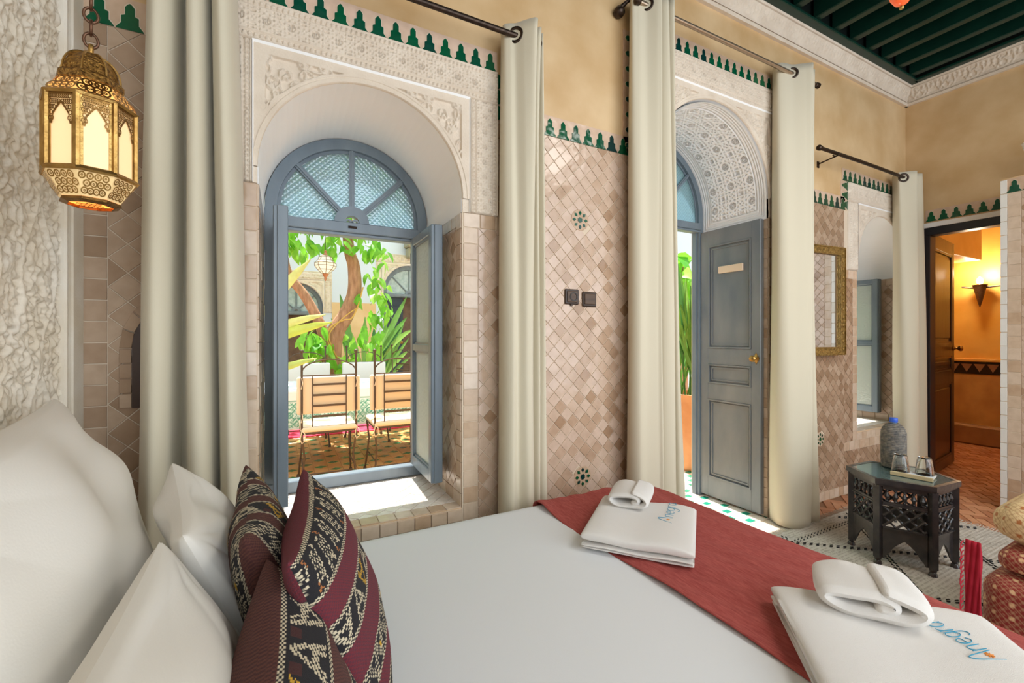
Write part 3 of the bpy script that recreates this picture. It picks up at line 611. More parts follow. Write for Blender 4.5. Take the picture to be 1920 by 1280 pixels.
# ================================================================== WINDOW AND DOOR JOINERY
def lattice_arch(root, a, b, spr, zt, zb, y, bw=.05, dp=.055, rail=True, spokes=(pi/4, pi/2, 3*pi/4), glass=GLF, hubr=.083, glass_t=.006, m=BLU):
    """arched frame with a fan light over a transom; y = room face of the frame"""
    cx = (a+b)/2; r = (b-a)/2-.004; f = XZ(y); mb = MB()
    A = [(cx+r, zb)]+arc(cx, spr, r, 0, pi, 40)+[(cx-r, zb)]; B = [(cx+r-bw, zb)]+arc(cx, spr, r-bw, 0, pi, 40)+[(cx-r+bw, zb)]
    mb.strip(A, B, f, 0, -dp)
    A2 = [(cx+r-bw+.004, zb)]+arc(cx, spr, r-bw+.004, 0, pi, 40)+[(cx-r+bw-.004, zb)]; B2 = [(cx+r-bw-.014, zb)]+arc(cx, spr, r-bw-.014, 0, pi, 40)+[(cx-r+bw+.014, zb)]
    mb.strip(A2, B2, f, -.02, -dp+.004)
    mb.bbox(cx-r+bw-.01, cx+r-bw+.01, y-.012, y+dp, zt, zt+.052, .004); mb.bbox(cx-r+bw-.01, cx+r-bw+.01, y-.004, y+dp, zt-.016, zt, .003)
    if rail: mb.bbox(cx-r, cx+r, y-.006, y+dp, zb, zb+.055, .004)
    mb.build('frame', m, root, smooth=RAD(35))
    z0 = zt+.052
    for t in spokes:
        L0 = hubr*.7; L1 = math.hypot(0, 0)
        # length until the ring: solve |p - (cx,spr)| = r-bw
        k = r-bw; dz = z0-spr; bq = 2*dz*sin(t); cq = dz*dz-k*k; Lq = (-bq+math.sqrt(bq*bq-4*cq))/2
        u = (cos(t), sin(t)); n = (-sin(t), cos(t)); w = .0125
        P = [(cx+u[0]*l+n[0]*s, z0+u[1]*l+n[1]*s) for l, s in ((L0, -w), (Lq, -w), (Lq, w), (L0, w))]
        mb = MB(); mb.prism(P, f, -.008, -.04)
        P = [(cx+u[0]*l+n[0]*s, z0+u[1]*l+n[1]*s) for l, s in ((L0, -.004), (Lq, -.004), (Lq, .004), (L0, .004))]; mb.prism(P, f, -.002, -.008); mb.build('glazing_bar', m, root)
    mb = MB(); mb.strip(arc(cx, z0, hubr, 0, pi, 20), arc(cx, z0, hubr*.42, 0, pi, 20), f, 0, -.04); mb.strip(arc(cx-hubr*.2, z0, hubr*.24, 0, pi, 8), arc(cx-hubr*.2, z0, hubr*.14, 0, pi, 8), f, -.005, -.03); mb.strip(arc(cx+hubr*.2, z0, hubr*.24, 0, pi, 8), arc(cx+hubr*.2, z0, hubr*.14, 0, pi, 8), f, -.005, -.03)
    mb.build('hub', m, root, smooth=RAD(35))
    edges = [0]+sorted(spokes)+[pi]
    for i in range(len(edges)-1):
        t0, t1 = edges[i], edges[i+1]; P = []
        for q in range(13):
            t = t0+(t1-t0)*q/12; k = r-bw; dz = z0-spr; bq = 2*dz*sin(t); cq = dz*dz-k*k; Lq = (-bq+math.sqrt(bq*bq-4*cq))/2; P.append((cx+Lq*cos(t), z0+Lq*sin(t)))
        P += [(cx+hubr*.8*cos(t1), z0+hubr*.8*sin(t1)), (cx+hubr*.8*cos(t0), z0+hubr*.8*sin(t0))]
        mb = MB(); mb.prism(P, f, -.024, -.024-glass_t); mb.build('pane', glass, root)
def casement(root, x, y0, y1, z0, z1, T=.042, side=1, mid=.52, hinge_y=None):
    """open leaf standing square to the wall, panes in two lights; a sub-assembly of the window"""
    mb = MB(); s = .042; X0, X1 = x, x+T; zm = z0+(z1-z0)*mid
    for q0, q1 in ((y0, y0+s), (y1-s, y1)): mb.bbox(X0, X1, q0, q1, z0, z1, .004)
    for q0, q1 in ((z0, z0+s*1.25), (z1-s, z1), (zm-s*.42, zm+s*.42)): mb.bbox(X0+.001, X1-.001, y0+s-.002, y1-s+.002, q0, q1, .003)
    mb.bbox(X0+(T*.35), X1+.012, y0-.006, y0+.012, z0, z1, .003)
    for q0, q1 in ((z0+s*1.25, zm-s*.42), (zm+s*.42, z1-s)):
        for e in ((y0+s, y0+s+.009, q0, q1), (y1-s-.009, y1-s, q0, q1), (y0+s, y1-s, q0, q0+.009), (y0+s, y1-s, q1-.009, q1)): mb.box(X0+.010, X1-.010, *e)
    lf = mb.build('leaf', BLU, root, smooth=RAD(35))
    for q0, q1 in ((z0+s*1.25, zm-s*.42), (zm+s*.42, z1-s)):
        mb = MB(); mb.box(x+T/2-.003, x+T/2+.003, y0+s-.002, y1-s+.002, q0-.002, q1+.002); mb.build('pane', GLL, lf)
    for z in (z0+.12, (z0+z1)/2, z1-.1):
        mb = MB(); mb.tube([(x+T/2, y1+.006, z-.035), (x+T/2, y1+.006, z+.035)], .007, 8); mb.box(x+T/2-.02, x+T/2+.02, y1+.002, y1+.008, z-.028, z+.028); mb.build('hinge', IRON, lf)
def window(n, key, y=.52):
    a, b, s, sp = OP[key]; w = thing('window_%d' % n, None, None, kind='structure')
    lattice_arch(w, a, b, sp, 1.728, s+.008, y)
    casement(w, b-.095, .145, .515, .535, 1.725); casement(w, a+.045, .145, .515, .535, 1.725)
    mb = MB(); mb.tube([((a+b)/2-.02, y-.014, 1.755), ((a+b)/2+.02, y-.014, 1.755)], .006, 8); mb.build('catch', IRON, w); return w
w1 = window(1, 'w1'); w2 = window(2, 'w3')
d1 = thing('door_1', None, None, kind='structure')
lattice_arch(d1, 1.83, 2.865, 2.13, 2.02, 0, .50, bw=.055, rail=False, hubr=.10)
def door_leaf(root, X0, X1, y0, y1, z0, z1, m, pan, faces=(-1,), s=.068, axis='x'):
    """framed and panelled leaf. pan: list of (z0,z1). Leaf spans y0..y1, thickness X0..X1"""
    mb = MB(); 
    for q0, q1 in ((y0, y0+s), (y1-s, y1)): mb.bbox(X0, X1, q0, q1, z0, z1, .003)
    zs = [z0]+[q for p in pan for q in p]+[z1]
    for i in range(0, len(zs), 2): mb.bbox(X0+.0005, X1-.0005, y0+s-.002, y1-s+.002, zs[i], zs[i+1], .002)
    lf = mb.build('leaf', m, root)
    for p0, p1 in pan:
        mb = MB(); mb.box(X0+.014, X1-.014, y0+s-.002, y1-s+.002, p0-.002, p1+.002)
        for X, sg in ((X0, 1), (X1, -1)):
            for k, (dd, hh) in enumerate(((.0, .012), (.020, .007))):
                A = [(y0+s+dd, p0+dd), (y1-s-dd, p0+dd), (y1-s-dd, p1-dd), (y0+s+dd, p1-dd)]; w = .010; B = [(y0+s+dd+w, p0+dd+w), (y1-s-dd-w, p0+dd+w), (y1-s-dd-w, p1-dd-w), (y0+s+dd+w, p1-dd-w)]
                mb.strip(A, B, (lambda X, sg: (lambda a, b, d: (X+sg*d, a, b)))(X, sg), .014-hh+(.0 if k else -.006), .016, closed=True)
        mb.build('panel', m, lf)
    return lf
PN = [(.165, .745), (.865, 1.005), (1.125, 1.885)]
BLD = mat('worn_blue_grey_paint', srgb(104,112,118), 0.27, var=srgb(134,136,136), vscale=5, bump=0.12, bscale=24, detail=8, stretch=(1, 1, .35))
lf = door_leaf(d1, 2.822, 2.860, .025, .50, .02, 2.00, BLD, PN)
mb = MB(); mb.bbox(2.819, 2.836, .155, .345, 1.672, 1.722, .002); mb.build('sign_plate', mat('pinkish_plate', srgb(232,208,182), .5), lf)
def knob(root, x, y, z, sg, m=BRS):
    mb = MB(); mb.lathe([(0, 0), (.022, .001), (.022, .004), (.010, .008), (.008, .022), (.018, .03), (.023, .042), (.017, .053), (0, .056)], (0, 0, 0), 14)
    o = mb.build('knob', m, root, smooth=RAD(50), loc=(x, y, z), rot=(0, sg*pi/2, 0)); return o
k_ = knob(lf, 2.8215, .055, 1.062, -1)
mb = MB(); mb.prism([(.055, 1.062-.04), (.055+.022, 1.062), (.055, 1.062+.04), (.055-.022, 1.062)], (lambda a, b, d: (2.822-d, a, b)), 0, .003); mb.build('escutcheon', BRS, lf)
door_leaf(d1, 1.835, 1.873, .025, .50, .02, 2.00, BLD, PN)
# ------------------------------------------------------------------ curtain rods
def rod(x0, x1, y, z, label, r=.0125, brk=(), sag=0.0, m=IRON, group='curtain rods over the openings'):
    t = thing('curtain_rod', label, 'curtain rod', (0, 0, 0), group=group); mb = MB()
    n = 14; mb.tube([(x0+(x1-x0)*i/n, y+.0*i, z-sag*sin(pi*i/n)) for i in range(n+1)], r, 10); mb.build('rod', m, t, smooth=RAD(50))
    for x, sg in ((x0, -1), (x1, 1)):
        mb = MB(); mb.lathe([(0, -.012), (r*1.4, -.01), (r*1.5, .012), (r, .02), (0, .021)], n=12); mb.build('finial', IRON, t, smooth=RAD(40), loc=(x, y, z), rot=(0, sg*pi/2, 0))
    for b in brk:
        mb = MB(); mb.tube([(b, -.001, z-.035), (b, -.03, z-.03), (b, y-.002, z-.018)], .005, 8); mb.tube([(b, y-.02, z-.004), (b, y-.012, z-.018), (b, y+.006, z-.02), (b, y+.02, z-.004)], .005, 8)
        mb.build('bracket', IRON, t); mb = MB(); mb.box(b-.012, b+.012, -.006, -.001, z-.06, z-.015); mb.build('bracket_plate', IRON, t)
    return t
rod(-.50, 1.0, -.12, 2.517, 'dark bronze curtain rod over the window beside the bed')
r2 = rod(1.60, 3.215, -.12, 2.918, 'long pale-glinting curtain rod over the doorway to the courtyard', brk=(3.18,), m=mat('burnished_bronze', srgb(184,164,142), .28, .85))
mb = MB(); mb.tube([(1.68, -.12, 2.975), (1.63, -.09, 2.985), (1.585, -.05, 2.955), (1.562, -.03, 2.93)], [.006, .007, .009, .014], 10); mb.lathe([(0, -.03), (.02, -.027), (.031, -.01), (.028, .004), (.014, .022), (0, .03)], (1.557, -.026, 2.915), 12); mb.build('bell_bracket', IRON, r2, smooth=RAD(50))
rod(3.246, 4.62, -.12, 2.50, 'thin dark curtain rod over the far window by the corner', brk=(3.45,), sag=-.006)
# ------------------------------------------------------------------ curtains: pleated cloth hung by rings
def catmull(P, n):
    P = [P[0]]+list(P)+[P[-1]]; out = []
    for i in range(1, len(P)-2):
        for k in range(n):
            t = k/n; p0, p1, p2, p3 = [np.array(q, float) for q in P[i-1:i+3]]
            out.append(.5*((2*p1)+(-p0+p2)*t+(2*p0-5*p1+4*p2-p3)*t*t+(-p0+3*p1-3*p2+p3)*t**3))
    out.append(np.array(P[-2], float)); return np.array(out)
def curtain(label, top, bot, zt, zb, rings, zrod, seed=0, ga=45, group='cream curtains along the window wall', nz=60):
    T = catmull(top, 12); B = catmull(bot, 12); n = len(T); zz = np.linspace(0, 1, nz)[None, :, None]; rr = np.random.RandomState(seed)
    P = np.zeros((n, nz, 3)); w = zz**.8; XY = T[:, None, :]*(1-w)+B[:, None, :]*w
    u = np.linspace(0, 1, n)[:, None]; z_ = np.linspace(0, 1, nz)[None]
    XY[..., 0] += .004*np.sin(9*z_+u*11+seed)*z_; XY[..., 1] += .005*np.sin(7*z_+u*17+seed*2)*z_
    P[..., :2] = XY; P[..., 2] = zt-(zt-zb)*z_+(z_ == 1)*.004*np.sin(u*23)-.0*u
    o = grid('curtain', P, CUR, None, thick=.003, label=label, cat='curtain', group=group)
    mb = MB()   # stitched heading and hem
    for x, y in rings:
        mb = MB(); th_ = [2*pi*k/20 for k in range(20)]
        for R_, r_ in ((.030, .0075),):
            vs = []; 
            for i in range(20):
                for k in range(8): a = 2*pi*k/8; rr_ = R_+r_*cos(a); vs.append((r_*sin(a)*.6, rr_*cos(th_[i]), rr_*sin(th_[i])))
            mb.add(vs, [(i*8+k, i*8+(k+1) % 8, ((i+1) % 20)*8+(k+1) % 8, ((i+1) % 20)*8+k) for i in range(20) for k in range(8)])
        mb.build('grommet', IRON, o, smooth=True, loc=(x-.006*cos(RAD(ga)), y-.006*sin(RAD(ga)), zrod), rot=(0, 0, RAD(ga)))
    return o
yr = -.12
curtain('wide cream curtain hanging between the headboard wall and the bedside window',
    [(-.352, -.02), (-.355, -.13), (-.330, -.185), (-.297, -.15), (-.285, -.05), (-.270, -.12), (-.258, -.19), (-.232, -.185), (-.215, -.08), (-.205, -.15), (-.185, -.20), (-.158, -.165), (-.152, -.03)],
    [(-.388, -.02), (-.395, -.13), (-.355, -.195), (-.318, -.16), (-.300, -.04), (-.265, -.12), (-.245, -.20), (-.205, -.19), (-.185, -.06), (-.165, -.16), (-.135, -.21), (-.105, -.17), (-.098, -.03)], 2.57, .02, [(-.33, yr)], 2.517, 1)
curtain('narrow cream curtain at the right of the bedside window, behind the bed',
    [(.868, -.03), (.852, -.085), (.868, -.105), (.893, -.12), (.920, -.155), (.952, -.190), (.966, -.17), (.966, -.06), (.985, -.13), (1.005, -.145), (1.008, -.05), (1.03, -.12), (1.04, -.03)],
    [(.850, -.03), (.828, -.13), (.855, -.18), (.890, -.16), (.925, -.19), (.955, -.15), (.960, -.05), (.975, -.14), (1.000, -.16), (1.005, -.05), (1.02, -.14), (1.045, -.13), (1.05, -.03)], 2.57, .02, [(.893, yr)], 2.517, 2)
curtain('shaded beige curtain drawn to the left of the courtyard doorway',
    [(1.63, -.03), (1.585, -.09), (1.61, -.105), (1.655, -.12), (1.695, -.165), (1.712, -.16), (1.718, -.06), (1.735, -.14), (1.765, -.16), (1.775, -.06), (1.79, -.15), (1.81, -.155), (1.82, -.04), (1.83, -.12), (1.845, -.11), (1.85, -.03)],
    [(1.605, -.03), (1.555, -.11), (1.57, -.175), (1.62, -.17), (1.68, -.175), (1.70, -.18), (1.712, -.06), (1.735, -.16), (1.80, -.19), (1.83, -.14), (1.845, -.06), (1.86, -.15), (1.90, -.17), (1.92, -.12), (1.93, -.06), (1.935, -.02)], 2.975, .02, [(1.655, yr)], 2.918, 3)
curtain('bright cream curtain reaching the rug at the right of the courtyard doorway',
    [(2.87, -.03), (2.83, -.08), (2.86, -.105), (2.925, -.12), (2.985, -.165), (3.03, -.19), (3.045, -.07), (3.05, -.13), (3.058, -.15), (3.06, -.05), (3.08, -.14), (3.12, -.15), (3.13, -.04), (3.15, -.12), (3.17, -.11), (3.18, -.03)],
    [(2.84, -.03), (2.785, -.11), (2.80, -.175), (2.87, -.205), (2.94, -.215), (2.985, -.20), (3.0, -.08), (3.02, -.16), (3.07, -.20), (3.11, -.17), (3.12, -.05), (3.14, -.13), (3.18, -.14), (3.19, -.05), (3.21, -.10), (3.22, -.03)], 2.975, .012, [(2.925, yr)], 2.918, 4)
curtain('cream curtain hanging in the far corner beside the hall door',
    [(4.50, -.03), (4.43, -.09), (4.45, -.12), (4.52, -.18), (4.56, -.06), (4.58, -.14), (4.64, -.17), (4.67, -.06), (4.70, -.13), (4.75, -.13), (4.77, -.04)],
    [(4.52, -.03), (4.45, -.12), (4.48, -.18), (4.57, -.18), (4.61, -.06), (4.64, -.15), (4.70, -.19), (4.73, -.10), (4.75, -.14), (4.78, -.15), (4.79, -.04)], 2.545, .02, [(4.45, yr)], 2.497, 5)
# ================================================================== THE BED
BZ = .53
bed = thing('bed', 'large white double bed filling the front of the room', 'bed', (.45, -1.2, 0))
def rounded_slab(name, m, x0, x1, y0, y1, z0, z1, r, parent=None, seg=4, noise=None, sub=0, **kw):
    bm = bmesh.new(); bmesh.ops.create_cube(bm, size=1)
    for v in bm.verts: v.co = ((x0+x1)/2+v.co.x*(x1-x0), (y0+y1)/2+v.co.y*(y1-y0), (z0+z1)/2+v.co.z*(z1-z0))
    if sub: bmesh.ops.subdivide_edges(bm, edges=list(bm.edges), cuts=sub, use_grid_fill=True)
    me = bpy.data.meshes.new(name); 
    if not sub: bmesh.ops.bevel(bm, geom=list(bm.edges), offset=r, segments=seg, affect='EDGES', profile=.5)
    if noise:
        for v in bm.verts: v.co += mathutils.Vector(noise(v.co))
    bm.to_mesh(me); bm.free(); me.materials.append(m); me.shade_smooth(); o = bpy.data.objects.new(name, me)
    return link(o, parent, **kw)
off = lambda o: setattr(o, 'location', (o.location[0]-.45, o.location[1]+1.2, o.location[2]))
off(rounded_slab('base', mat('grey_bed_base', srgb(150,140,128), .8), LX+.09, 1.42, -2.1, -.33, 0, .26, .015, bed))
off(rounded_slab('mattress', SHT, LX+.085, 1.44, -2.14, -.305, .262, BZ-.008, .045, bed))
def sheet():
    nu, nv = 150, 150; U, V = np.meshgrid(np.linspace(0, 1, nu), np.linspace(0, 1, nv), indexing='ij')
    x0, x1, y0, y1 = LX+.075, 1.452, -2.15, -.296; dr = .36; tx = U*(x1-x0+2*dr)-dr; ty = V*(y1-y0+2*dr)-dr
    lx, ly = x1-x0, y1-y0; r = .035
    def wrap(t, L):
        e = np.where(t < 0, -t, np.where(t > L, t-L, 0)); pos = np.clip(t, 0, L); sg = np.where(t < 0, -1, 1)
        ang = np.clip(e/r, 0, pi/2); out = np.where(e > 0, r*np.sin(ang), 0); dn = np.where(e > 0, r*(1-np.cos(ang))+np.maximum(0, e-r*pi/2), 0); return pos+sg*out, dn
    X, dx = wrap(tx-r*0, lx); Y, dy = wrap(ty, ly); dn = np.maximum(dx, dy)+.0*dx
    Z = BZ-dn+.0022*np.sin(X*7+Y*3)*np.sin(Y*5)-.0; return np.stack([x0+X-.45, y0+Y+1.2, np.maximum(Z, .03)], -1)
grid('fitted_sheet', sheet(), SHT, bed)
def runner():
    nu, nv = 150, 260; w0 = .905; U, V = np.meshgrid(np.linspace(0, 1, nu), np.linspace(0, 1, nv), indexing='ij')
    dr = .30; r = .04; Lx = 1.462-w0; tx = U*(Lx+dr); y0, y1 = -2.17, -.288; Ly = y1-y0; ty = V*(Ly+2*dr)-dr
    e = np.maximum(0, tx-Lx); ang = np.clip(e/r, 0, pi/2); X = w0+np.minimum(tx, Lx)+r*np.sin(ang); dx = r*(1-np.cos(ang))+np.maximum(0, e-r*pi/2)
    ee = np.where(ty < 0, -ty, np.where(ty > Ly, ty-Ly, 0)); sg = np.where(ty < 0, -1, 1); an = np.clip(ee/r, 0, pi/2); Y = y0+np.clip(ty, 0, Ly)+sg*r*np.sin(an); dy = r*(1-np.cos(an))+np.maximum(0, ee-r*pi/2)
    wav = .0030*np.sin(9*Y+4*X)+.0022*np.sin(21*X+6*Y+2)+.0016*np.sin(40*X-9*Y)+.0015*np.sin(75*X+5*np.sin(6*Y))
    Z = BZ+.008+wav-np.maximum(dx, dy); lift = .010*np.exp(-((X-.91)/.02)**2)*np.exp(-((Y+.33)/.05)**2)
    X = X+.010*np.sin(5*Y+1)*(U < .35)*(1-U/.35)
    return np.stack([X, Y, np.maximum(Z+lift, .06)], -1)
grid('bed_runner', runner(), RUN, None, thick=.003, label='brick-red woven runner laid across the foot of the bed', cat='bed runner')
# ------------------------------------------------------------------ pillows and cushions
def pillow_pts(Wd, Hd, T, n, pinch=.07, seed=0, wr=.006, pw=.42, wrf=1.0):
    U, V = np.meshgrid(np.linspace(-1, 1, n), np.linspace(-1, 1, n), indexing='ij'); rr = np.random.RandomState(seed)
    # crowd samples toward the rim
    U = np.sin(U*pi/2)*.35+U*.65; V = np.sin(V*pi/2)*.35+V*.65
    X = Wd/2*U*(1-pinch*(1-V*V)); Y = Hd/2*V*(1-pinch*(1-U*U)); t = np.clip((1-U*U)*(1-V*V), 0, 1)
    th = T/2*t**pw; w = np.zeros_like(U)
    for k in range(16):
        a = rr.uniform(0, 2*pi); f = rr.uniform(2, 9)*wrf; w += np.sin(f*(U*cos(a)+V*sin(a))+rr.uniform(0, 6)+1.4*np.sin(2*U*sin(a)+2.2*V))/f
    # creases running out of the corners
    for cu, cv in ((-1, 1), (1, 1), (1, -1), (-1, -1)):
        r_ = np.hypot(U-cu, V-cv); a_ = np.arctan2(V-cv, U-cu); w += .50*np.exp(-r_*1.7)*(np.abs(np.sin(a_*(6.5+(seed % 4)*.7)+seed))**.6-.6)*np.clip(r_*3, 0, 1)
    w = w*wr*np.clip(t*6, 0, 1); return U, V, X, Y, th, w
def frame3(corner, wdir, vdir):
    w = mathutils.Vector(wdir).normalized(); v = mathutils.Vector(vdir); v = (v-w*v.dot(w)).normalized(); return w, v, v.cross(w)
def pillow(name, corner, wdir, vdir, Wd, Hd, T, m, seed, label, cat, colf=None, n=90, pinch=.07, wr=.02, group=None, pw=.42, sagx=0.0, nb=None):
    group = 'white pillows against the headboard' if cat == 'pillow' else 'kilim cushions on the bed'
    # corner is the far top corner in the room, wdir runs from it along the top, vdir runs up
    w, v, nrm = frame3(corner, wdir, vdir); c = mathutils.Vector(corner)+w*(Wd/2)-v*(Hd/2)
    parts = []
    for sg in (1, -1):
        U, V, X, Y, th, wv = pillow_pts(Wd, Hd, T, n if sg == 1 else (max(30, n//2) if not colf else int(n*.7)), pinch, seed+sg, wr, pw)
        D = sg*(th+wv)
        P = np.stack([X*w[k]+Y*v[k]+D*nrm[k] for k in range(3)], -1)
        parts.append((P, U, V, sg))
    o = None
    for P, U, V, sg in parts:
        col = None
        if colf:
            du = np.linalg.norm(np.diff(P, axis=0), axis=-1); dv = np.linalg.norm(np.diff(P, axis=1), axis=-1)
            su = np.concatenate([np.zeros((1, P.shape[1])), np.cumsum(du, 0)], 0); sv = np.concatenate([np.zeros((P.shape[0], 1)), np.cumsum(dv, 1)], 1)
            au = .55*su/su[-1:]+.45*(U*.5+.5); av = .55*sv/sv[:, -1:]+.45*(V*.5+.5)
            col = colf(au, av, sg)
        if o is None: o = grid(name, P, m, None, col=col, label=label, cat=cat, group=group); o.location = c
        else: q = grid('back_face', P, m, o, col=col)
    return o
# room side of each pillow is +normal: wdir x vdir must point to +x, so w = (0,-1,0) needs v x ... checked below
def WP(x, y, z): return (x, y, z)
pillow('pillow', (-.470, -.42, 1.065), (.10, -1, -.03), (-.34, .05, 1), .74, .54, .20, PIL, 3, 'largest white pillow leaning on the carved headboard wall', 'pillow', n=110, pinch=.05, wr=.012)
pillow('pillow', (-.232, -.535, .915), (.22, -1, -.08), (-.42, .10, 1), .40, .44, .14, PIL, 8, 'white pillow in the middle, its peak against the wide curtain', 'pillow', n=110, pinch=.06, wr=.016)
pillow('pillow', (-.178, -.915, .878), (-.02, -1, -.02), (-.40, .16, 1), .62, .42, .17, PIL, 14, 'nearest white pillow at the bottom left, in front of the other two', 'pillow', n=110, pinch=.07, wr=.016)
# woven bands
KB = np.array(srgb(30, 28, 32)[:3]); CRE = np.array(srgb(214, 200, 170)[:3]); YEL = np.array(srgb(206, 160, 48)[:3]); ORA = np.array(srgb(178, 112, 62)[:3])
BRC = np.array(srgb(96, 54, 44)[:3]); BRC2 = np.array(srgb(70, 36, 34)[:3]); MAR = np.array(srgb(112, 36, 46)[:3]); PUR = np.array(srgb(92, 40, 52)[:3])
def tri(t): return np.abs(((t) % 1)*2-1)
def band(col, s, t, wd, style, pitch):
    """s across -1..1, t metres along; paints a patterned band into col where |s|<1"""
    qs = .0055/(wd/2)*2*.5; s = (np.floor(s/qs)+.5)*qs; t = (np.floor(t/.0042)+.5)*.0042
    inb = np.abs(s) < 1; c = np.broadcast_to(KB, s.shape+(3,)).copy()
    edge = np.abs(s) > .80; tw = (np.floor(t/.0042).astype(int)+np.floor(s/qs).astype(int)) % 2 == 0
    c[edge & tw] = CRE; c[edge & ~tw] = KB
    q = np.abs(s) <= .74; k = np.floor(t/pitch).astype(int); f = (t/pitch) % 1; thr = (np.floor(t/.0042).astype(int)+np.floor(s/qs).astype(int)) % 3 > 0
    if style == 'hook':
        g = (f+.30*s/.74) % 1
        ln = (np.abs(g-.16) < .045) | (np.abs(g-.34) < .04) & (s > -.45) & (s < .40) | (np.abs(g-.50) < .04) & (s > -.3) & (s < .55) | (np.abs(g-.68) < .045) & (s < .5)
        ln |= (np.abs(s+.45) < .06) & (g > .16) & (g < .5) | (np.abs(s-.52) < .06) & (g > .34) & (g < .68)
        c[q & ln & thr] = CRE
        tr1 = q & (s > .38) & (np.abs(f-.92) < (s-.38)*.34); tr2 = q & (s < -.38) & (np.abs(f-.92) < (-s-.38)*.34)
        c[(tr1 | tr2) & thr & (k % 2 == 0)[...]] = ORA; c[(tr1 | tr2) & thr & (k % 2 == 1)] = CRE
    elif style == 'zig':
        d = s/.74-(tri(f)*2-1)*.9
        ln = (np.abs(d) < .13) | (np.abs(d-.42) < .10) | (np.abs(d+.42) < .10) | (np.abs(np.abs(d)-.85) < .07); c[q & ln & thr] = CRE
        yy_ = q & (np.abs(s) < .25) & (np.abs(f-.5) < .10) & (k % 3 == 0); c[yy_] = YEL
    else:
        # stepped triangles with an eye, alternating cream and yellow
        sg = np.where(k % 2 == 0, 1, -1); a_ = (s*sg/.74+1)/2; w_ = np.abs(f-.5)*2
        ln = (np.abs(w_-(1-a_)*.82) < .13) & (a_ > .02) | (np.abs(a_-.34) < .07) & (w_ < .62)
        ln |= (np.abs(w_-(1-a_)*.82+.30) < .07) & (a_ < .5)
        cc = np.where(((k % 3) == 1)[..., None], YEL, CRE); m_ = q & ln & thr; c[m_] = cc[m_]
        pz = q & (a_ > .72) & (w_ > .55) & (k % 4 == 2); c[pz] = BRC2
    col[inb] = c[inb]
def kilim(base, base2, along, bands, L):
    def f(u, v, sg):
        a, t = (u, v) if along == 'v' else (v, u); col = np.broadcast_to(base, u.shape+(3,)).copy()
        w = ((a*L/.0035).astype(int)+(t*L/.0035).astype(int)) % 2 == 0; col[w] = base2
        for c0, wd, st, pt in bands: band(col, (a-c0)/(wd/2), t*L+.01*c0*40, wd, st, pt)
        return col
    return f
KIL = mat('kilim_wool', srgb(120, 60, 60), .95, attr='Col', bump=.5, bscale=500)
def two_sided(f1, f2): return lambda u, v, sg: (f1 if sg == 1 else f2)(u, v, sg)
K1 = two_sided(kilim(BRC, BRC2, 'v', [(.13, .15, 'eye', .060), (.36, .17, 'zig', .055), (.60, .15, 'eye', .060), (.85, .17, 'zig', .055)], .44),
               kilim(BRC, BRC2, 'v', [(.16, .15, 'eye', .060), (.39, .17, 'zig', .055), (.63, .15, 'eye', .060), (.88, .17, 'zig', .055)], .44))
K2 = two_sided(kilim(MAR, PUR, 'u', [(.89, .19, 'hook', .052), (.62, .13, 'eye', .070), (.36, .10, 'zig', .05), (.15, .17, 'hook', .052)], .44),
               kilim(MAR, PUR, 'u', [(.78, .10, 'eye', .060), (.5, .17, 'hook', .052)], .44))
K3 = two_sided(kilim(BRC, BRC2, 'u', [(.865, .20, 'eye', .085), (.50, .15, 'zig', .06), (.2, .2, 'eye', .085)], .42),
               kilim(BRC2, BRC, 'u', [(.74, .20, 'eye', .085), (.38, .2, 'eye', .085)], .42))
pillow('cushion', (-.085, -.535, .890), (.06, -1, -.02), (-.30, .02, 1), .44, .40, .13, KIL, 21, 'brown kilim cushion with level bands, half hidden behind the maroon one', 'cushion', K1, n=250, pinch=.09, wr=.004)
pillow('cushion', (.040, -.650, .893), (-.08, -1, -.02), (-.36, .04, 1), .45, .42, .14, KIL, 22, 'maroon kilim cushion with upright black and cream bands', 'cushion', K2, n=400, pinch=.09, wr=.004)
pillow('cushion', (-.025, -.985, .845), (-.04, -1, -.03), (-.34, .05, 1), .42, .38, .15, KIL, 23, 'nearest brown kilim cushion with coarse cream and yellow triangles', 'cushion', K3, n=400, pinch=.09, wr=.004)
# ================================================================== TOWELS
TEAL = mat('teal_thread', srgb(30, 142, 176), .7); THO = mat('orange_thread', srgb(222, 140, 60), .7)
GLY = {
 'A': ([[(-.05, -.02), (-.02, .10), (.06, .42), (.16, .80), (.24, 1.0), (.33, 1.08), (.40, 1.0), (.46, .6), (.52, .0)]], .62),
 'n': ([[(0, .60), (0, 0)], [(0, .42), (.08, .57), (.19, .60), (.27, .50), (.28, 0)]], .42),
 'e': ([[(.02, .30), (.30, .32), (.28, .50), (.16, .60), (.04, .50), (.0, .28), (.05, .08), (.17, 0), (.31, .09)]], .42),
 'g': ([[(.28, .52), (.16, .60), (.04, .50), (.0, .30), (.05, .10), (.16, .02), (.28, .14)], [(.30, .58), (.30, -.12), (.20, -.34), (.06, -.34), (.0, -.24)]], .42),
 'r': ([[(0, .60), (0, 0)], [(0, .38), (.08, .56), (.20, .60)]], .29),
 'a': ([[(.28, .50), (.15, .60), (.03, .50), (0, .28), (.04, .07), (.15, 0), (.28, .14)], [(.29, .58), (.29, 0)]], .42)}
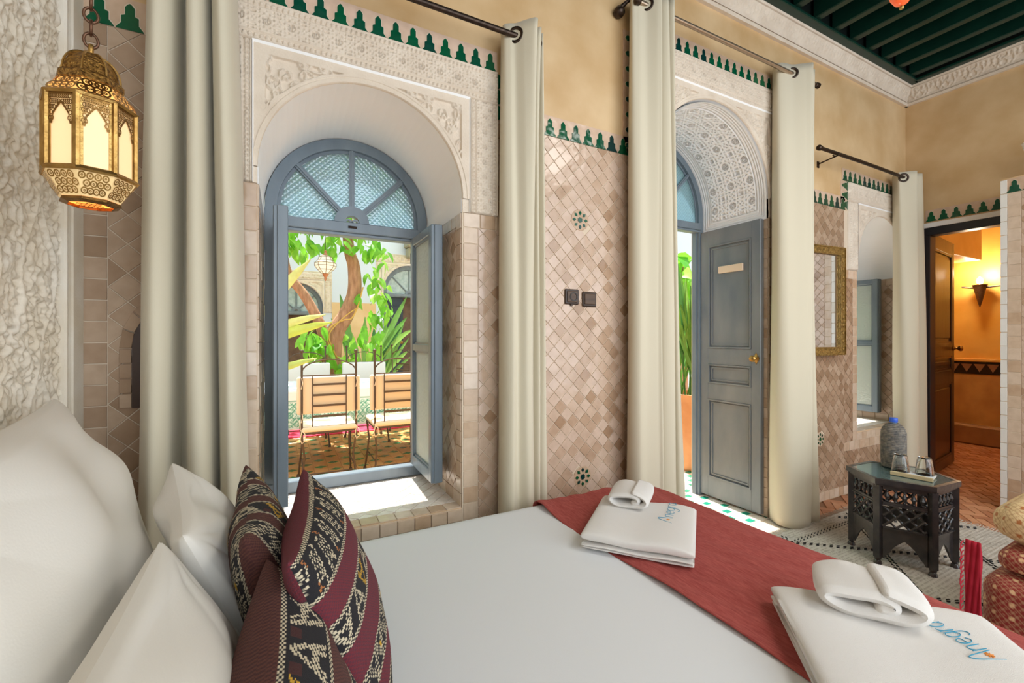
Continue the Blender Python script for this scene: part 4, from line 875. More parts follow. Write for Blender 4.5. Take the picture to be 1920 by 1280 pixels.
def writing(text, org, dr, up, size, parent, zf, stroke=.0105, squeeze=1.0):
    dr = np.array(dr)/np.linalg.norm(dr); up = np.array(up)/np.linalg.norm(up); x = 0
    for ch in text:
        strokes, adv = GLY[ch]; mb = MB()
        for st in strokes:
            pts = catmull([(a, b) for a, b in st], 5) if len(st) > 2 else np.array(st, float)
            P = [(org[0]+((x+a)*dr[0]*squeeze+b*up[0])*size, org[1]+((x+a)*dr[1]*squeeze+b*up[1])*size) for a, b in pts]
            n = len(P); r = [stroke*size*(.55+.45*sin(pi*(i/(n-1)))) if ch == 'A' else stroke*size for i in range(n)]
            mb.tube([(p[0], p[1], zf(p[0], p[1])+.0006) for p in P], [max(.0008, q*10*.08) for q in r], 6)
        mb.build('embroidered_letter', TEAL, parent)
        if ch == 'A':
            c = (.27, .30); mb = MB(); px_ = org[0]+(c[0]*dr[0]*squeeze+c[1]*up[0])*size; py_ = org[1]+(c[0]*dr[1]*squeeze+c[1]*up[1])*size
            for k in range(4): a = k*pi/4+.3; mb.tube([(px_-.13*size*cos(a), py_-.13*size*sin(a), zf(px_, py_)+.0012), (px_+.13*size*cos(a), py_+.13*size*sin(a), zf(px_, py_)+.0012)], .0011, 5)
            mb.build('embroidered_star', THO, parent)
        x += adv
def folded(name, c, ang, L, Wd, z0, layers, label, seed=0, skew=0.0):
    """bath towel: stacked folds, fold edge on the camera side. L along u, Wd along v"""
    u = np.array([cos(ang), sin(ang)]); v = np.array([-sin(ang), cos(ang)]); rr = np.random.RandomState(seed); root = None; z = z0
    for li, t in enumerate(layers):
        n1, n2 = 60, 48; U, V = np.meshgrid(np.linspace(-1, 1, n1), np.linspace(0, 2*pi, n2, endpoint=False), indexing='ij')
        # cross-section: flat superellipse in (v, z)
        e = .22; cv = np.sign(np.cos(V))*np.abs(np.cos(V))**e*1.0; sv = np.sign(np.sin(V))*np.abs(np.sin(V))**.62
        sh = rr.uniform(-.006, .006); gl = 1-rr.uniform(0, .02) if li < len(layers)-1 else 1.0
        end = (1-np.abs(U)**10)**.5
        a = U*L/2*gl; b = cv*Wd/2*gl*(1-.012*np.abs(U)**6)+sh+skew*U; h = t/2*sv*(.35+.65*end)*(1+.06*np.sin(U*4+cv*3+seed))
        wv = .0022*np.sin(U*5+seed+li)+.0016*np.sin(cv*6+U*3+seed*2); Z = z+t/2+h*1.03+wv*(1 if li else .3)
        P = np.stack([c[0]+u[0]*a+v[0]*b-0, c[1]+u[1]*a+v[1]*b, Z], -1).transpose(1, 0, 2)
        # caps by collapsing
        P = np.concatenate([P, P[:1]], 0)
        mean0 = P[:, :1].mean(0, keepdims=True); 
        P = np.concatenate([np.broadcast_to(P[:, :1].mean((0, 1)), P[:, :1].shape), P, np.broadcast_to(P[:, -1:].mean((0, 1)), P[:, -1:].shape)], 1)
        if li == 0: root = grid(name, P, TWL, None, label=label, cat='towel', group='folded bath towels on the bed')
        else: grid('fold', P, TWL, root)
        z += t*.96
    return root, z, u, v
def spiral_towel(c, z0, ang, a, b, L, label, turns=1.35, th=.017, flip=1, tilt=0.0):
    """hand towel loosely rolled flat: its open end shows the turns. ang = direction of the axis pointing away from the open end"""
    ax = np.array([cos(ang), sin(ang)]); sd = np.array([-sin(ang), cos(ang)])*flip; n = 90; ctr = []
    for i in range(n+1):
        t = i/n; q = 2*pi*turns*(1-t)-.9; k = 1-.0*t; s = 1-(th*1.25/b)*((turns*(1)-0) - turns*(1-t))*.62
        s = max(s, .12); ctr.append(((a-th/2)*s*np.sign(cos(q))*abs(cos(q))**.8, (b-th/2)*s*sin(q)))
    ctr = np.array(ctr); d = np.gradient(ctr, axis=0); d /= np.linalg.norm(d, axis=1)[:, None]+1e-9; nrm = np.stack([-d[:, 1], d[:, 0]], 1)
    loop = []
    m = n+1
    for i in range(m): loop.append(ctr[i]+nrm[i]*th/2)
    for k in range(1, 6): q = pi*k/6; loop.append(ctr[-1]+nrm[-1]*th/2*cos(q)+d[-1]*th/2*sin(q))
    for i in range(m-1, -1, -1): loop.append(ctr[i]-nrm[i]*th/2)
    for k in range(1, 6): q = pi*k/6; loop.append(ctr[0]-nrm[0]*th/2*cos(q)-d[0]*th/2*sin(q))
    loop = np.array(loop+[loop[0]]); cen = np.concatenate([ctr, np.repeat(ctr[-1:], 5, 0), ctr[::-1], np.repeat(ctr[:1], 6, 0)]); ns = 22; P = np.zeros((len(loop), ns, 3)); 
    for j in range(ns):
        t = j/(ns-1); e = min(t, 1-t)*L; rnd = math.sqrt(max(0, 1-(1-min(1, e/(th*.5)))**2)); lp = cen+(loop-cen)*(rnd)
        wob = 1+.03*sin(5*t+a*50); y = lp[:, 0]*wob; z = lp[:, 1]*(1+.04*sin(4*t))
        P[:, j, 0] = c[0]+sd[0]*y+ax[0]*(t-.5)*L; P[:, j, 1] = c[1]+sd[1]*y+ax[1]*(t-.5)*L; P[:, j, 2] = z0+b+z+tilt*(t-.5)+.002*np.sin(y*60+t*3)
    return grid('hand_towel', P, TWL, None, label=label, cat='towel', group='rolled hand towels on the bath towels')
u1 = RAD(-51)
t1, zt1, u_, v_ = folded('bath_towel', (1.075, -.690), u1, .335, .365, BZ+.011, [.009, .009, .036], 'folded white bath towel on the red runner nearest the doorway', 3)
writing('Anegra', (1.128, -.768), (.80, .60), (-.60, .80), .042, t1, lambda x, y: zt1+.0035, squeeze=1.75, stroke=.012)
spiral_towel((1.140, -.555), zt1-.002, RAD(39), .088, .034, .17, 'small rolled white hand towel on the bath towel near the doorway', flip=-1)
u2 = RAD(-44)
t2, zt2, _, _ = folded('bath_towel', (1.105, -1.405), u2, .42, .38, BZ+.011, [.011, .011, .030], 'folded white bath towel at the bottom right corner of the picture', 9)
writing('Anegra', (1.215, -1.495), (.30, .95), (-.95, .30), .056, t2, lambda x, y: zt2+.0035, squeeze=.80)
spiral_towel((1.175, -1.275), zt2-.002, RAD(34), .122, .040, .15, 'plump rolled white hand towel on the bath towel in the bottom right corner', flip=-1, th=.024)
# ================================================================== BRASS LANTERN
LC = (-.352, -.605); lan = thing('hanging_lantern', 'pierced brass lantern with glowing frosted panes hanging over the pillows', 'lantern', (LC[0], LC[1], 1.474))
GLOW = mat('lantern_frosted_glass', srgb(236, 214, 170), .6, emit=(1.0, .62, .25, 1), estr=.5)
GLOW2 = mat('lantern_inner_glow', srgb(240, 190, 110), .6, emit=(1.0, .50, .13, 1), estr=.9)
ROT = RAD(22.5-28+6)
def octa(r, z, k, n=8): a = ROT+2*pi*k/n; return (r*cos(a), r*sin(a), z)
def ring_prof(prof, name, m, smooth=False):
    mb = MB(); mb.lathe(prof, (0, 0, 0), 8, ROT, cap=False); return mb.build(name, m, lan)
def fret(p00, p10, p11, p01, nx_, ny_, name, m=BRS, r=.36, d=.0012, curl=True):
    """pierced sheet: a net of rings on a four-sided face, one joined part"""
    p00, p10, p11, p01 = [np.array(p, float) for p in (p00, p10, p11, p01)]; nn = np.cross(p10-p00, p01-p00); nn /= np.linalg.norm(nn); mb = MB()
    B = lambda s, t: (p00*(1-s)+p10*s)*(1-t)+(p01*(1-s)+p11*s)*t
    def ringat(s, t, R_, r_):
        c = B(s, t); ex = (B(min(s+.01, 1), t)-B(s-.01, t)); ex /= np.linalg.norm(ex); ey = np.cross(nn, ex); V = []; n = 10
        for rr_, dd in ((R_, d), (r_, d), (R_, 0)): V += [tuple(c+ex*rr_*cos(2*pi*k/n)+ey*rr_*sin(2*pi*k/n)+nn*dd) for k in range(n)]
        mb.add(V, [(k, (k+1) % n, n+(k+1) % n, n+k) for k in range(n)])
    sx = np.linalg.norm(p10-p00)/nx_; sy = np.linalg.norm(p01-p00)/ny_; R_ = min(sx, sy)*.72
    for i in range(nx_):
        for j in range(ny_):
            s = (i+.5+(.25 if j % 2 else -.25)*(nx_ > 1))/nx_; t = (j+.5)/ny_; ringat(s, t, R_, R_*.62); 
            if curl: ringat(s, t, R_*.34, R_*.12)
    mb.build(name, m, lan, kind='stuff')
rb, zb0, zb1 = .112, .062, .198
for k in range(8):
    a0, a1 = k, k+1; o = lambda r, z, q: octa(r, z, q)
    mid = lambda r, z: tuple((np.array(o(r, z, a0))+np.array(o(r, z, a1)))/2)
    # pane
    mb = MB(); i_ = rb*.965; mb.add([o(i_, zb0, a0), o(i_, zb0, a1), o(i_, zb1, a1), o(i_, zb1, a0), o(i_*.97, zb0, a0), o(i_*.97, zb0, a1), o(i_*.97, zb1, a1), o(i_*.97, zb1, a0)], [(0, 1, 2, 3), (7, 6, 5, 4), (0, 4, 5, 1), (3, 2, 6, 7), (1, 5, 6, 2), (0, 3, 7, 4)]); mb.build('pane', GLOW, lan)
    # post with flat faces
    mb = MB(); p = np.array(o(rb, 0, a0)); mb.tube([(p[0]*.985, p[1]*.985, zb0-.004), (p[0]*.985, p[1]*.985, zb1+.004)], .0085, 6); 
    # flat stiles beside each pane, rails
    A = np.array(o(rb, 0, a0)); Bq = np.array(o(rb, 0, a1)); w_ = np.linalg.norm(Bq-A); ex = (Bq-A)/w_
    fn = lambda s, z, d: tuple((A+ex*s)*(1+d)+np.array([0, 0, z]))
    for s0, s1 in ((.004, .014), (w_-.014, w_-.004)): mb.prism([(s0, zb0), (s1, zb0), (s1, zb1), (s0, zb1)], fn, -.012, .006)
    mb.build('post', BRS, lan)
    # pointed arch plate
    s0, s1 = .012, w_-.012; wd = s1-s0; z1_ = zb1; out = []; N_ = 18
    def arch_z(x):   # x 0..1 across: keel arch with side lobes
        q = abs(x-.5)*2; return z1_-.020-.034*(q**1.15) if q < .72 else z1_-.020-.034*(.72**1.15)-.016-(.0 if q < .9 else .0)
    top = [(s0+wd*i/N_, z1_) for i in range(N_+1)]; bot = [(s0+wd*i/N_, arch_z(i/N_)) for i in range(N_+1)]; bot2 = [(s0+wd*i/N_, arch_z(i/N_)+.0055) for i in range(N_+1)]
    mb = MB(); mb.strip(bot, bot2, fn, -.004, .012); mb.strip(top, [(x, z-.004) for x, z in top], fn, -.004, .012)
    for i in range(11):
        for j in range(5):
            x = .04+.92*(i+.5*(j % 2))/11; z = z1_-.007-.0105*j
            if z < arch_z(x)+.006: continue
            n = 9; V = [fn(s0+wd*x+rr_*cos(2*pi*q/n), z+rr_*sin(2*pi*q/n), .010) for rr_ in (.0052, .0030) for q in range(n)]; mb.add(V, [(q, (q+1) % n, n+(q+1) % n, n+q) for q in range(n)])
    mb.build('arched_fret', BRSD, lan)
    # sloping shoulder, lower skirt: warm backing with pierced brass over it
    for (r0, z0, r1, z1, nx_, ny_, nm) in ((.116, zb1+.006, .080, zb1+.042, 4, 2, 'shoulder_fret'), (.074, .010, .116, zb0-.006, 4, 3, 'skirt_fret')):
        mb = MB(); mb.add([o(r0*.985, z0, a0), o(r0*.985, z0, a1), o(r1*.985, z1, a1), o(r1*.985, z1, a0)], [(0, 1, 2, 3)]); mb.build('backing', GLOW2 if nm[0] == 's' and nm[1] == 'h' else mat('lantern_skirt_backing', srgb(214, 186, 130), .5, emit=(1, .7, .35, 1), estr=.35), lan)
        q = [np.array(o(r0, z0, a0)), np.array(o(r0, z0, a1)), np.array(o(r1, z1, a1)), np.array(o(r1, z1, a0))]; c = sum(q)/4; q = [c+(t-c)*np.array([.86, .86, .84]) for t in q]
        fret(*q, nx_, ny_, nm, BRS)
    # dome rib and band panel
    mb = MB(); P = []
    for i in range(9): t = i/8*pi/2; P.append(o(.070*cos(t)**.9+.004, zb1+.060+.052*sin(t), a0))
    mb.tube(P, .0028, 5); mb.build('dome_rib', BRS, lan)
mb = MB(); mb.lathe([(.056, .009), (.074, .009), (.076, .004), (.060, .0), (.056, .0), (.056, .009)], (0, 0, 0), 8, ROT, cap=False); mb.build('bottom_rim', BRSD, lan)
mb = MB(); mb.lathe([(0, .006), (.058, .006)], (0, 0, 0), 8, ROT); mb.build('bottom_pane', GLOW2, lan)
pp = [(.040*cos(q), .040*sin(q), .003) for q in (pi*1.25, pi*1.75, pi*.25, pi*.75)]; fret(pp[1], pp[0], pp[3], pp[2], 5, 5, 'bottom_fret', BRSD)
for (pr, nm, m_) in (([(.117, zb0-.010), (.122, zb0-.006), (.117, zb0), (.110, zb0+.002), (.106, zb0-.006)], 'lower_moulding', BRS), ([(.106, zb1), (.117, zb1), (.121, zb1+.005), (.114, zb1+.009), (.104, zb1+.006)], 'upper_moulding', BRS)):
    ring_prof(pr+pr[:1], nm, m_)
DOM = mat('pierced_dome_brass', srgb(176, 132, 66), .36, .85, var=srgb(92, 62, 28), vscale=170, bump=.8, bscale=170)
ring_prof([(.076, zb1+.040), (.083, zb1+.044), (.083, zb1+.056), (.074, zb1+.062), (.068, zb1+.064)], 'band', DOM)
mb = MB(); mb.lathe([(.070*cos(i/10*pi/2)**.9, zb1+.060+.052*sin(i/10*pi/2)) for i in range(10)]+[(0.001, zb1+.112)], (0, 0, 0), 8, ROT); mb.build('dome', DOM, lan)
mb = MB(); mb.lathe([(.012, zb1+.106), (.013, zb1+.112), (.007, zb1+.116), (.008, zb1+.130), (.006, zb1+.134)], (0, 0, 0), 12); mb.build('neck', BRS, lan, smooth=RAD(40))
def chain(root, x, y, z, zt, r=.011, th=.0028, m=IRON, nm='chain_link'):
    k = 0; step = r*1.75*1.35
    while z < zt:
        mb = MB(); n = 16; C_ = []
        for i in range(n+1): a = 2*pi*i/n; C_.append((r*cos(a), 0, r*1.35*sin(a)))
        rot = (k % 2)*pi/2+.3; C_ = [(x+p[0]*cos(rot), y+p[0]*sin(rot), z+p[2]) for p in C_]; mb.tube(C_, th, 6, cap=False); mb.build(nm, m, root, smooth=True); z += step; k += 1
for o_ in [q for q in C.objects if q.parent == lan]:
    for v_ in o_.data.vertices: v_.co.x *= .64; v_.co.y *= .64
COP = mat('copper_chain', srgb(110, 80, 62), .4, .85)
chain(lan, 0, 0, zb1+.142, 3.52-1.474, m=COP)
# ================================================================== WALL FITTINGS
SKM = mat('brown_socket_plastic', srgb(54, 38, 28), .4); SKM2 = mat('woodgrain_insert', srgb(92, 70, 52), .5, var=srgb(70, 52, 40), vscale=14, stretch=(.3, 1, 4))
t = thing('wall_socket', 'brown round-welled wall socket on the tiles, left of the pair', 'socket', (1.267, 0, 1.407))
mb = MB(); mb.bbox(-.042, .042, -.014, -.004, -.038, .038, .004); mb.build('plate', SKM, t)
mb = MB(); mb.bbox(-.031, .031, -.018, -.013, -.028, .028, .003); mb.build('insert', SKM2, t)
mb = MB(); mb.lathe([(.021, 0), (.023, .003), (.017, .003), (.016, -.006), (0, -.006)], n=20); mb.build('well', mat('dark_well', srgb(34, 26, 22), .4), t, loc=(.006, -.0175, 0), rot=(pi/2, 0, 0), smooth=RAD(40))
mb = MB(); mb.box(-.008, .003, -.013, -.004, -.046, -.037); mb.build('tab', SKM, t)
t = thing('light_switch', 'brown rocker light switch on the tiles, right of the pair', 'switch', (1.375, 0, 1.398))
mb = MB(); mb.bbox(-.044, .044, -.014, -.004, -.038, .038, .005); mb.build('plate', SKM, t)
mb = MB(); mb.bbox(-.033, .033, -.018, -.013, -.026, .028, .003); mb.build('rocker', SKM2, t)
t = thing('wall_mirror', 'brass-framed mirror half hidden behind the doorway curtain', 'mirror', (3.39, -.028, 1.47), RAD(-5)); fx, fz = .285, .395; ow = .06
FRM = mat('embossed_brass', srgb(176, 142, 78), .35, .7, var=srgb(122, 94, 44), vscale=60, bump=.9, bscale=120)
mb = MB(); A = [(-fx, -fz), (fx, -fz), (fx, fz), (-fx, fz)]; B = [(-fx+ow, -fz+ow), (fx-ow, -fz+ow), (fx-ow, fz-ow), (-fx+ow, fz-ow)]; mb.strip(A, B, XZ(0), .007, .024, closed=True)
m2 = [(q*.985, w*.99) for q, w in A]; m3 = [(q*.965, w*.973) for q, w in A]; mb.strip(m2, m3, XZ(0), .024, .030, closed=True); m4 = [(q*1.04, w*1.03) for q, w in B]; m5 = [(q*1.0, w*1.0) for q, w in B]; mb.strip(m4, m5, XZ(0), .02, .030, closed=True); mb.build('frame', FRM, t)
for i in range(13):
    for x_ in (-fx+ow/2, fx-ow/2): 
        mb = MB(); mb.lathe([(.013, 0), (.011, .004), (.004, .006), (0, .008)], n=8); mb.build('boss', FRM, t, loc=(x_, -.024, -fz+.045+i*(2*fz-.09)/12), rot=(pi/2, 0, 0))
mb = MB(); mb.box(-fx+ow-.004, fx-ow+.004, -.014, -.008, -fz+ow-.004, fz-ow+.004); mb.build('glass', mat('mirror_glass', (.88, .9, .9, 1), .03, 1.0), t)
# ================================================================== SIDE TABLE
TX, TY, TH_ = 3.0, -.655, .46; RT = .225; tb = thing('side_table', 'black hexagonal carved side table with turned spindles, standing on the rug', 'side table', (TX, TY, 0), RAD(56))
hexv = lambda r, k: (r*cos(k*pi/3), r*sin(k*pi/3))
BLW = mat('scuffed_black_paint', srgb(38, 38, 42), .28, var=srgb(66, 60, 58), vscale=18, bump=.15, bscale=40, coat=.4, detail=9)
mb = MB()
for r, z0, z1 in ((RT+.012, .435, .455), (RT+.004, .425, .436)): mb.prism([hexv(r, k) for k in range(6)], lambda a, b, d: (a, b, d), z0, z1)
A = [hexv(RT+.012, k) for k in range(6)]; B = [hexv(RT-.012, k) for k in range(6)]; mb.strip(A, B, lambda a, b, d: (a, b, d), .455, .462, closed=True); mb.build('table_top', BLW, tb)
mb = MB(); mb.prism([hexv(RT-.0125, k) for k in range(6)], lambda a, b, d: (a, b, d), .4555, .4605); mb.build('glass_top', mat('dark_glass_top', srgb(88, 112, 112), .06, coat=.6), tb)
for k in range(6):
    p = hexv(RT-.012, k); ax = k*pi/3
    mb = MB(); cx_, cy_ = p; q = [(cx_+.017*cos(ax+j*pi/2+pi/4)*1.2, cy_+.017*sin(ax+j*pi/2+pi/4)*1.2) for j in range(4)]; mb.prism(q, lambda a, b, d: (a, b, d), .045, .43); mb.build('leg', BLW, tb)
    mb = MB(); mb.lathe([(0, 0), (.012, .0), (.019, .012), (.016, .026), (.011, .031), (.016, .038), (.014, .047), (0, .048)], (cx_, cy_, 0), 12); mb.build('foot', BLW, tb, smooth=RAD(40))
    p0, p1 = np.array(hexv(RT-.016, k)), np.array(hexv(RT-.016, k+1)); w_ = np.linalg.norm(p1-p0); ex = (p1-p0)/w_; nx2 = np.array([ex[1], -ex[0]]); 
    fn = (lambda p0, ex, nx2: (lambda s, z, d: (p0[0]+ex[0]*s+nx2[0]*d, p0[1]+ex[1]*s+nx2[1]*d, z)))(p0, ex, nx2)
    mb = MB(); s0, s1 = .018, w_-.018
    for z0, z1 in ((.408, .43), (.325, .343), (.192, .212)): mb.prism([(s0, z0), (s1, z0), (s1, z1), (s0, z1)], fn, -.008, .006)
    mb.prism([(s0, .325), (s1, .325), (s1, .330), (s0, .330)], fn, -.006, .011); mb.prism([(s0, .204), (s1, .204), (s1, .209), (s0, .209)], fn, -.006, .011)
    mb.build('rail', BLW, tb)
    mb = MB(); N_ = 28; bot = []
    for i in range(N_+1):
        x = i/N_; q = abs(x-.5)*2; z = .045 if q > .86 else (.058+(.86-q)*.12 if q > .62 else .087+(.62-q)**.65*.088); bot.append((s0+(s1-s0)*x, min(z, .16)))
    mb.strip([(x, .195) for x, z in bot], bot, fn, -.004, .003); mb.build('arched_apron', BLW, tb)
    for j in range(5):
        s = s0+(s1-s0)*(j+.5)/5; c = fn(s, 0, 0); mb = MB(); mb.lathe([(.004, .343), (.009, .348), (.004, .353), (.006, .358), (.0125, .374), (.006, .390), (.004, .396), (.009, .401), (.004, .408)], (c[0], c[1], 0), 8); mb.build('spindle', BLW, tb, smooth=RAD(40))
    mb = MB(); n_ = 5; z0, z1 = .212, .325; W2 = s1-s0
    for sgn in (1, -1):
        for j in range(-4, 6):
            a0 = s0+j*W2/3.2; b0 = a0+(z1-z0)*sgn; pts = []
            for i in range(13):
                t_ = i/12; s = a0+(b0-a0)*t_
                if s0-.001 <= s <= s1+.001: pts.append(fn(s, z0+(z1-z0)*t_, .001*sgn))
            if len(pts) > 1: mb.tube(pts, [.0055 if i % 3 else .0088 for i in range(len(pts))], 6)
    mb.build('lattice_panel', BLW, tb)
# bottle wrapped in coiled cord, glasses, tray
BC = (3.100, -.585); bt = thing('wrapped_bottle', 'bottle wrapped in coiled grey cord with a bright blue cap', 'bottle', (BC[0], BC[1], .4625))
prof = [(.0, 0), (.050, 0), (.055, .010), (.057, .06), (.057, .17), (.056, .20), (.050, .222), (.038, .240), (.024, .25), (0, .251)]
CORD = mat('coiled_cord', srgb(92, 92, 92), .8, var=srgb(150, 142, 128), vscale=55, detail=6, bump=.6, bscale=200)
mb = MB(); pts = []; turns = 27; N_ = turns*20
def rz(z):
    for (r0, z0), (r1, z1) in zip(prof[1:-1], prof[2:-1]):
        if z0 <= z <= z1: return r0+(r1-r0)*(z-z0)/max(1e-6, z1-z0)
    return .03
for i in range(N_+1): z = .004+.243*i/N_; r_ = rz(z)-.003; pts.append((r_*cos(2*pi*i/20), r_*sin(2*pi*i/20), z))
mb.tube(pts, .0055, 5); mb.build('cord', CORD, bt, smooth=True)
mb = MB(); mb.lathe([(r*.93, z) for r, z in prof], n=20); mb.build('body', mat('bottle_shadow', srgb(60, 62, 64), .5), bt, smooth=True)  # plain dark grey body under the cord
mb = MB(); mb.lathe([(.014, .245), (.014, .262), (0, .263)], n=16); mb.build('neck', mat('clear_bluish_plastic', srgb(170, 200, 225), .15, trans=.7), bt, smooth=RAD(40))
mb = MB(); mb.lathe([(.0185, .257), (.0195, .259), (.0195, .279), (.018, .282), (0, .282)], n=22); mb.build('cap', mat('blue_cap', srgb(44, 92, 200), .35), bt, smooth=RAD(40))
TG = mat('tumbler_glass', (.97, 1, .99, 1), .02, trans=1.0); 
def tumbler(c, label):
    mb = MB(); o_ = [(.038, 0), (.0385, .003), (.036, .03), (.031, .075), (.028, .09), (.022, .094), (0, .095)]; i_ = [(0, .086), (.021, .086), (.0275, .073), (.0335, .03), (.0355, .001)]
    mb.lathe(o_+i_[:0], n=24); mb2 = MB(); prof_ = [(.0385, .0), (.0388, .004), (.0362, .03), (.0312, .075), (.0280, .088), (.022, .094), (0.0005, .095)]; inn = [(0.0005, .084), (.021, .084), (.0270, .072), (.0335, .03), (.0358, .0)]
    mb2.lathe(prof_+inn+[(.0385, .0)], n=24); return mb2.build('drinking_glass', TG, None, smooth=RAD(50), loc=(c[0], c[1], c[2]), label=label, cat='glass', group='upturned glasses on the side table')
tray = thing('tray', 'small pale wooden tray edge with a paper mat on the table top', 'tray', (2.993, -.715, .4625), RAD(-80))
mb = MB(); mb.bbox(-.08, .08, -.055, .055, .0, .008, .002); mb.bbox(-.085, .085, -.066, -.052, .0, .020, .002); mb.build('board', mat('pale_wood', srgb(214, 196, 156), .5, var=srgb(198, 176, 134), vscale=8, stretch=(.3, 3, 1)), tray)
mb = MB(); mb.box(-.072, .082, -.05, .062, .0082, .0098); mb.build('paper', mat('white_paper', srgb(232, 236, 238), .7), tray)
tumbler((3.000, -.655, .4728), 'upturned clear glass on the side table, beside the wrapped bottle')
tumbler((3.035, -.745, .4728), 'upturned clear glass on the side table, farther from the bottle')
# ================================================================== RUG
rg = thing('rug', 'cream and black woven rug under the side table', 'rug', (2.6, -.9, 0))
def rugcol(X, Y):
    c = np.zeros(X.shape+(3,)); base = np.array(srgb(206, 200, 188)[:3]); dk = np.array(srgb(150, 140, 124)[:3]); k = np.array(srgb(44, 42, 42)[:3])
    n = np.sin(Y*330+np.sin(X*5)*2)*.5+.5; r = RNG.rand(*X.shape); c[:] = base; m = (n > .55) & (r > .35); c[m] = dk*.6+base*.4
    return c
nu, nv = 300, 300; X, Y = np.meshgrid(np.linspace(-1.15, 1.30, nu), np.linspace(-1.3, .72, nv), indexing='ij'); Z = .010+.0016*np.sin(Y*330+np.sin(X*5)*2)+.001*RNG.rand(nu, nv); Z[0] = Z[-1] = 0; Z[:, 0] = Z[:, -1] = 0
grid('pile', np.stack([X, Y, Z], -1), mat('rug_wool', srgb(206, 200, 188), .95, attr='Col', bump=.4, bscale=300), rg, col=rugcol(X, Y))
mb = MB(); rr = random.Random(4)
def dash(p, q, n_, w=.0042, L=.5):
    for i in range(n_):
        for row in (-1, 1):
            t0 = (i+.1+.25*(row > 0))/n_; t1 = t0+L/n_; 
            d = np.array(q)-np.array(p); l = np.linalg.norm(d); e = d/l; nn_ = np.array([-e[1], e[0]])*row*.009; a = np.array(p)+d*t0+nn_; b = np.array(p)+d*t1+nn_+np.array([-e[1], e[0]])*.006
            o_ = np.array([-e[1], e[0]])*w/2; mb.prism([tuple(a-o_), tuple(b-o_), tuple(b+o_), tuple(a+o_)], lambda a_, b_, d_: (a_, b_, d_), .008, .0155)
# big lozenges of dashed lines
for j in range(-4, 5):
    a = j*.62
    for sg in (1, -1):
        x0, y0, x1, y1 = -1.1, a-1.1*sg*.85, 1.25, a+1.25*sg*.85
        # clip to the rug
        pts = [(x0+(x1-x0)*t, y0+(y1-y0)*t) for t in np.linspace(0, 1, 120)]; pts = [p for p in pts if -1.27 < p[1] < .69]
        if len(pts) > 3: d = math.dist(pts[0], pts[-1]); dash(pts[0], pts[-1], max(2, int(d/.034)))
for y in (.60, -.15): dash((-1.1, y), (1.25, y), 68)
mb.build('black_stitch', mat('black_wool', srgb(40, 40, 42), .95), rg, kind='stuff')
mb = MB()
for i in range(150):
    y = -1.28+i*.0133; mb.tube([(1.29, y, .008), (1.32+rr.random()*.02, y+rr.uniform(-.005, .005), .006), (1.35+rr.random()*.02, y+rr.uniform(-.01, .01), .004)], .002, 4)
for i in range(120):
    x = -1.1+i*.02; mb.tube([(x, .71, .008), (x+rr.uniform(-.004, .004), .735, .005), (x+rr.uniform(-.01, .01), .76, .003)], .002, 4)
mb.build('fringe', mat('fringe_wool', srgb(206, 200, 186), .95), rg, kind='stuff')
# ================================================================== BANQUETTE WITH CUSHIONS
def brocade(base, gold, sc=.045):
    def f(S, T):
        c = np.broadcast_to(np.array(base[:3]), S.shape+(3,)).copy(); g = np.array(gold[:3]); s = S/sc; t = T/sc
        u = s+t; v = s-t; ln = (np.abs(((u*2) % 1)-.5) > .40) | (np.abs(((v*2) % 1)-.5) > .40); c[ln] = c[ln]*.45+g*.42
        a = (s % 1)-.5; b = (t % 1)-.5; r = np.hypot(a, b); c[r < .17] = g
        S2 = (S/(sc*4)) % 1-.5; T2 = (T/(sc*4)) % 1-.5; R = np.hypot(S2, T2)*4; th = np.arctan2(T2, S2); fl = (R < .55+.12*np.cos(8*th)); c[R < .75] = np.array(base[:3])*.7; c[fl & (np.cos(8*th) > -.35)] = g*1.1; c[R < .12] = np.array(base[:3])
        return c
    return f
BRO = mat('brocade', srgb(150, 50, 40), .6, attr='Col', bump=.2, bscale=400)
def soft_box(name, x0, x1, y0, y1, z0, z1, r, colf, parent=None, puff=0.0, label=None, cat=None, loc0=(0, 0, 0), n=150):
    """box with rounded edges, coloured in the plane of each face"""
    cx, cy, cz = (x0+x1)/2, (y0+y1)/2, (z0+z1)/2; h = np.array([(x1-x0)/2, (y1-y0)/2, (z1-z0)/2]); mk = []
    for ax, sg in ((0, -1), (0, 1), (1, -1), (1, 1), (2, -1), (2, 1)):
        i, j = [(1, 2), (0, 2), (0, 1)][ax]; ni = max(8, int(2*h[i]/.0045)); nj = max(8, int(2*h[j]/.0045)); 
        if ax == 2 and sg < 0 or (ax == 0 and sg > 0) or (ax == 1 and sg < 0): ni, nj = 14, 14
        S, T = np.meshgrid(np.linspace(-1, 1, ni), np.linspace(-1, 1, nj), indexing='ij'); P = np.zeros(S.shape+(3,)); P[..., i] = S*h[i]; P[..., j] = T*h[j]; P[..., ax] = sg*h[ax]
        inner = np.clip(P, -(h-r), (h-r)); d = P-inner; L = np.linalg.norm(d, axis=-1, keepdims=True); P = inner+d/np.maximum(L, 1e-9)*r
        P[..., ax] += sg*puff*np.clip((1-S*S)*(1-T*T), 0, 1)**.5
        o = grid(name if not mk else 'side', P+np.array([cx, cy, cz])-(np.array(loc0) if mk else 0), BRO, (mk[0] if mk else parent), col=colf(S*h[i], T*h[j]), **(dict(label=label, cat=cat) if not mk else {})); mk.append(o)
    return mk[0]
RED = brocade(srgb(142, 40, 34), srgb(224, 186, 140)); CRM2 = brocade(srgb(222, 196, 148), srgb(176, 108, 56), .05)
soft_box('banquette', 2.13, 3.05, -2.4, -1.20, .016, .40, .06, RED, label='red and gold brocade banquette at the right edge of the room', cat='banquette')
